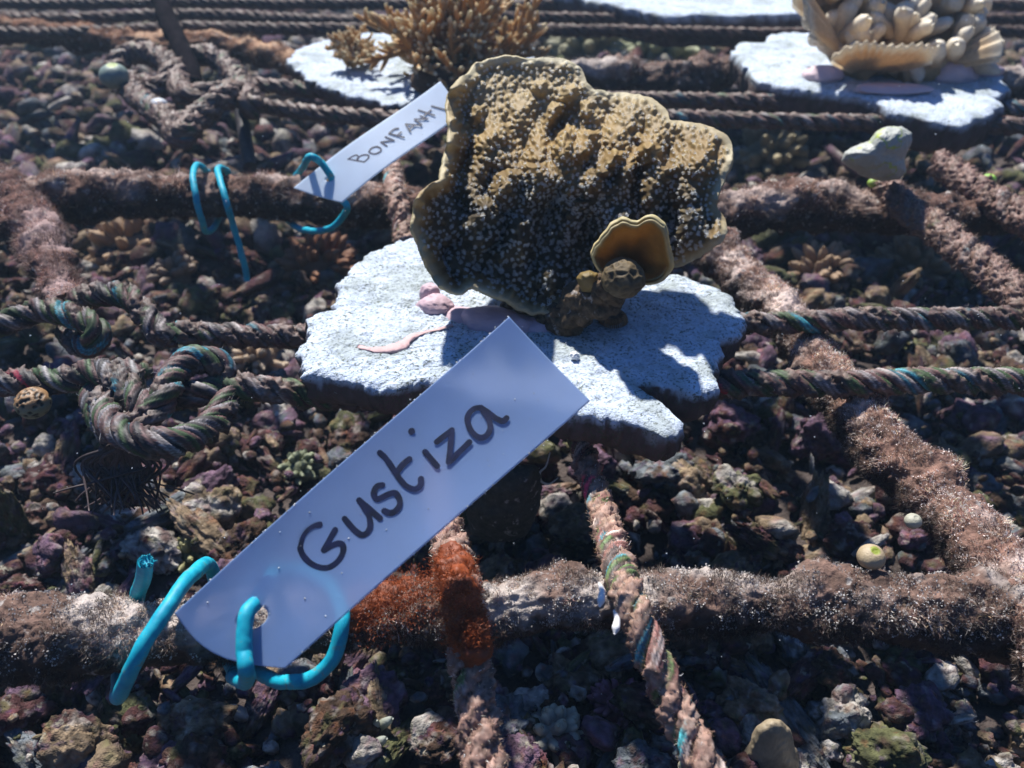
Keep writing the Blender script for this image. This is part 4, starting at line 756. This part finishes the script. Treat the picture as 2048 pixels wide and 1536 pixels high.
knobby(1320, 115, 5.5, (.27, .29, .17), (.42, .44, .28), 'pale greenish coral patch on the seabed left of the upper right plate', n=60, r0=.8)
knobby(1540, 320, 3.2, (.25, .21, .13), (.44, .38, .25), 'pale mushroom-like clump on the seabed left of the grey sea squirt', n=45, r0=.5)
knobby(1640, 560, 2.3, (.26, .17, .11), (.42, .30, .20), 'tan crinkled clump on the seabed right of the diagonal bar', n=55, r0=.3)
knobby(1820, 545, 2.4, (.22, .15, .09), (.38, .28, .17), 'brown bushy clump on the seabed under the right diagonal rope', n=60, r0=.3)
knobby(600, 940, .9, (.18, .2, .12), (.38, .42, .28), 'pale green clump on the seabed beside the upper edge of the frosted tag', n=35, r0=.15)
knobby(386, 1112, .95, (.24, .23, .10), (.44, .42, .22), 'yellow green pitted rubble clump just above the cyan cable', n=40, r0=.16)
knobby(1108, 1470, .95, (.36, .35, .30), (.62, .60, .46), 'white and yellow crusted rock at the bottom between the two ropes', n=40, r0=.2, z=.8)
knobby(1235, 1410, .95, (.22, .09, .12), (.40, .20, .26), 'pink purple beaded rock at the bottom between the two ropes', n=60, r0=.13, z=.6)
knobby(1390, 1525, .5, (.5, .48, .34), (.75, .72, .55), 'small pale yellow star-shaped coral bit at the bottom edge', n=14, r0=.14, z=2.0)
for k, (x, y) in enumerate(((735, 1470),)):
    g = np.random.default_rng(5); b = seaz(x, y+30, .8); prt = []
    for e in ((-34, -10), (18, -30), (38, 6), (-10, 26), (50, -34)):
        q = seaz(x+e[0], y+e[1], 1.8); v, f = tube(spline([b, (b+q)/2+g.normal(0, .1, 3), q], 14), np.array([.16]*11+[.14, .11, .05]), 10); tt = np.append(np.repeat(np.linspace(0, 1, 14), 10), [0, 1]); prt.append((v, f, np.array([.20, .20, .12])+(np.array([.42, .45, .40])-np.array([.20, .20, .12]))*sm(tt, .5, 1)[:, None]))
    V, F, C = merge(prt); mk('coral_twig', V, F, M_coral2, None, C, label='small live green branching coral twig at the bottom left of the ropes', category='coral')
V, F = blob([(1480, 1560), (1490, 1500), (1512, 1452), (1540, 1438), (1562, 1442), (1580, 1460), (1595, 1510), (1615, 1560), (1550, 1590)], 15.8, .6, 6, n_t=160, n_r=40, amp=.12)
c = np.array([.26, .21, .14])*(1+.3*fbm(V/.4, 3))[:, None]; mk('peaked_shell', V, F, M_smooth, None, np.clip(c, 0, 1), label='tan peaked shell-like lump at the bottom edge right of centre', category='shell')
P = spline([PY(1100, 905, 22.2), PY(1092, 932, 22), PY(1080, 945, 21.9), PY(1082, 962, 21.8), PY(1098, 968, 21.8), PY(1116, 956, 21.9)], 60); v, f = tube(P, .035*np.interp(np.linspace(0, 1, 60), [0, .6, 1], [.6, 1.2, .5]), 8)
mk('worm_tube', v, f, M_putty, None, np.tile([.5, .5, .45], (len(v), 1)), label='thin white hook-shaped worm tube hanging under the main plate', category='worm tube')
for (x, y, z, lb) in ((1202, 1190, .75, 'small white curled shell on the front bar near the right rope'), (1232, 1245, .6, 'small white oval shell bit beside the right rope')):
    P = spline([PZ(x-4, y-24, z), PZ(x+2, y-8, z+.05), PZ(x, y+10, z+.05), PZ(x-3, y+24, z)], 24); v, f = tube(P, .07*np.interp(np.linspace(0, 1, 24), [0, .2, .8, 1], [.4, .8, 1.4, .3]), 10); mk('shell_fragment', v, f, M_putty, None, np.tile([.6, .6, .6], (len(v), 1)), label=lb, category='shell')
V, F = blob([(1252, 1020), (1275, 1022), (1300, 1055), (1300, 1078), (1270, 1075), (1255, 1050)], 29, .4, 6, n_t=80, n_r=20, amp=.12)
mk('sponge', V, F, M_smooth, None, np.tile([.34, .17, .05], (len(V), 1)), label='yellowish brown sponge on the seabed right of the shaded rope', category='sponge')
# thin blue water haze: a closed box round everything
hz = np.array([(x, y, z) for x in (-2600, 2600) for y in (-700, 3600) for z in (GZ-120, 60)], float); hf_ = [(0, 1, 3, 2), (4, 6, 7, 5), (0, 4, 5, 1), (2, 3, 7, 6), (0, 2, 6, 4), (1, 5, 7, 3)]
m = bpy.data.materials.new('haze'); m.use_nodes = True; m.node_tree.nodes.remove(m.node_tree.nodes['Principled BSDF']); pv_ = m.node_tree.nodes.new('ShaderNodeVolumePrincipled')
pv_.inputs['Color'].default_value = (.45, .72, 1, 1); pv_.inputs['Density'].default_value = .05; pv_.inputs['Anisotropy'].default_value = .3; m.node_tree.links.new(pv_.outputs[0], m.node_tree.nodes['Material Output'].inputs['Volume'])
mk('haze', hz, np.array(hf_), m, smooth=False, kind='stuff', label='faint blue haze of the sea water', category='haze')
# drifting marine specks
prt = []
for k in range(230):
    p = PD(np.array(rng.random()*2048), np.array(rng.random()*1536*.95), np.array(17+rng.random()*24.)); 
    if p[2] < -6: continue
    v, f = ico(1); prt.append((v*(.008+.010*rng.random())*np.array([1, 1, .7])+p, f, np.array([.75, .8, .85])))
V, F, C = merge(prt); mk('marine_specks', V, F, M_polyp, None, C, kind='stuff', label='tiny pale specks drifting in the water', category='specks')
bpy.data.objects['seabed_algae'].data.materials.append(M_turf)
for o in bpy.data.objects:
    if '_o' in o: del o['_o']
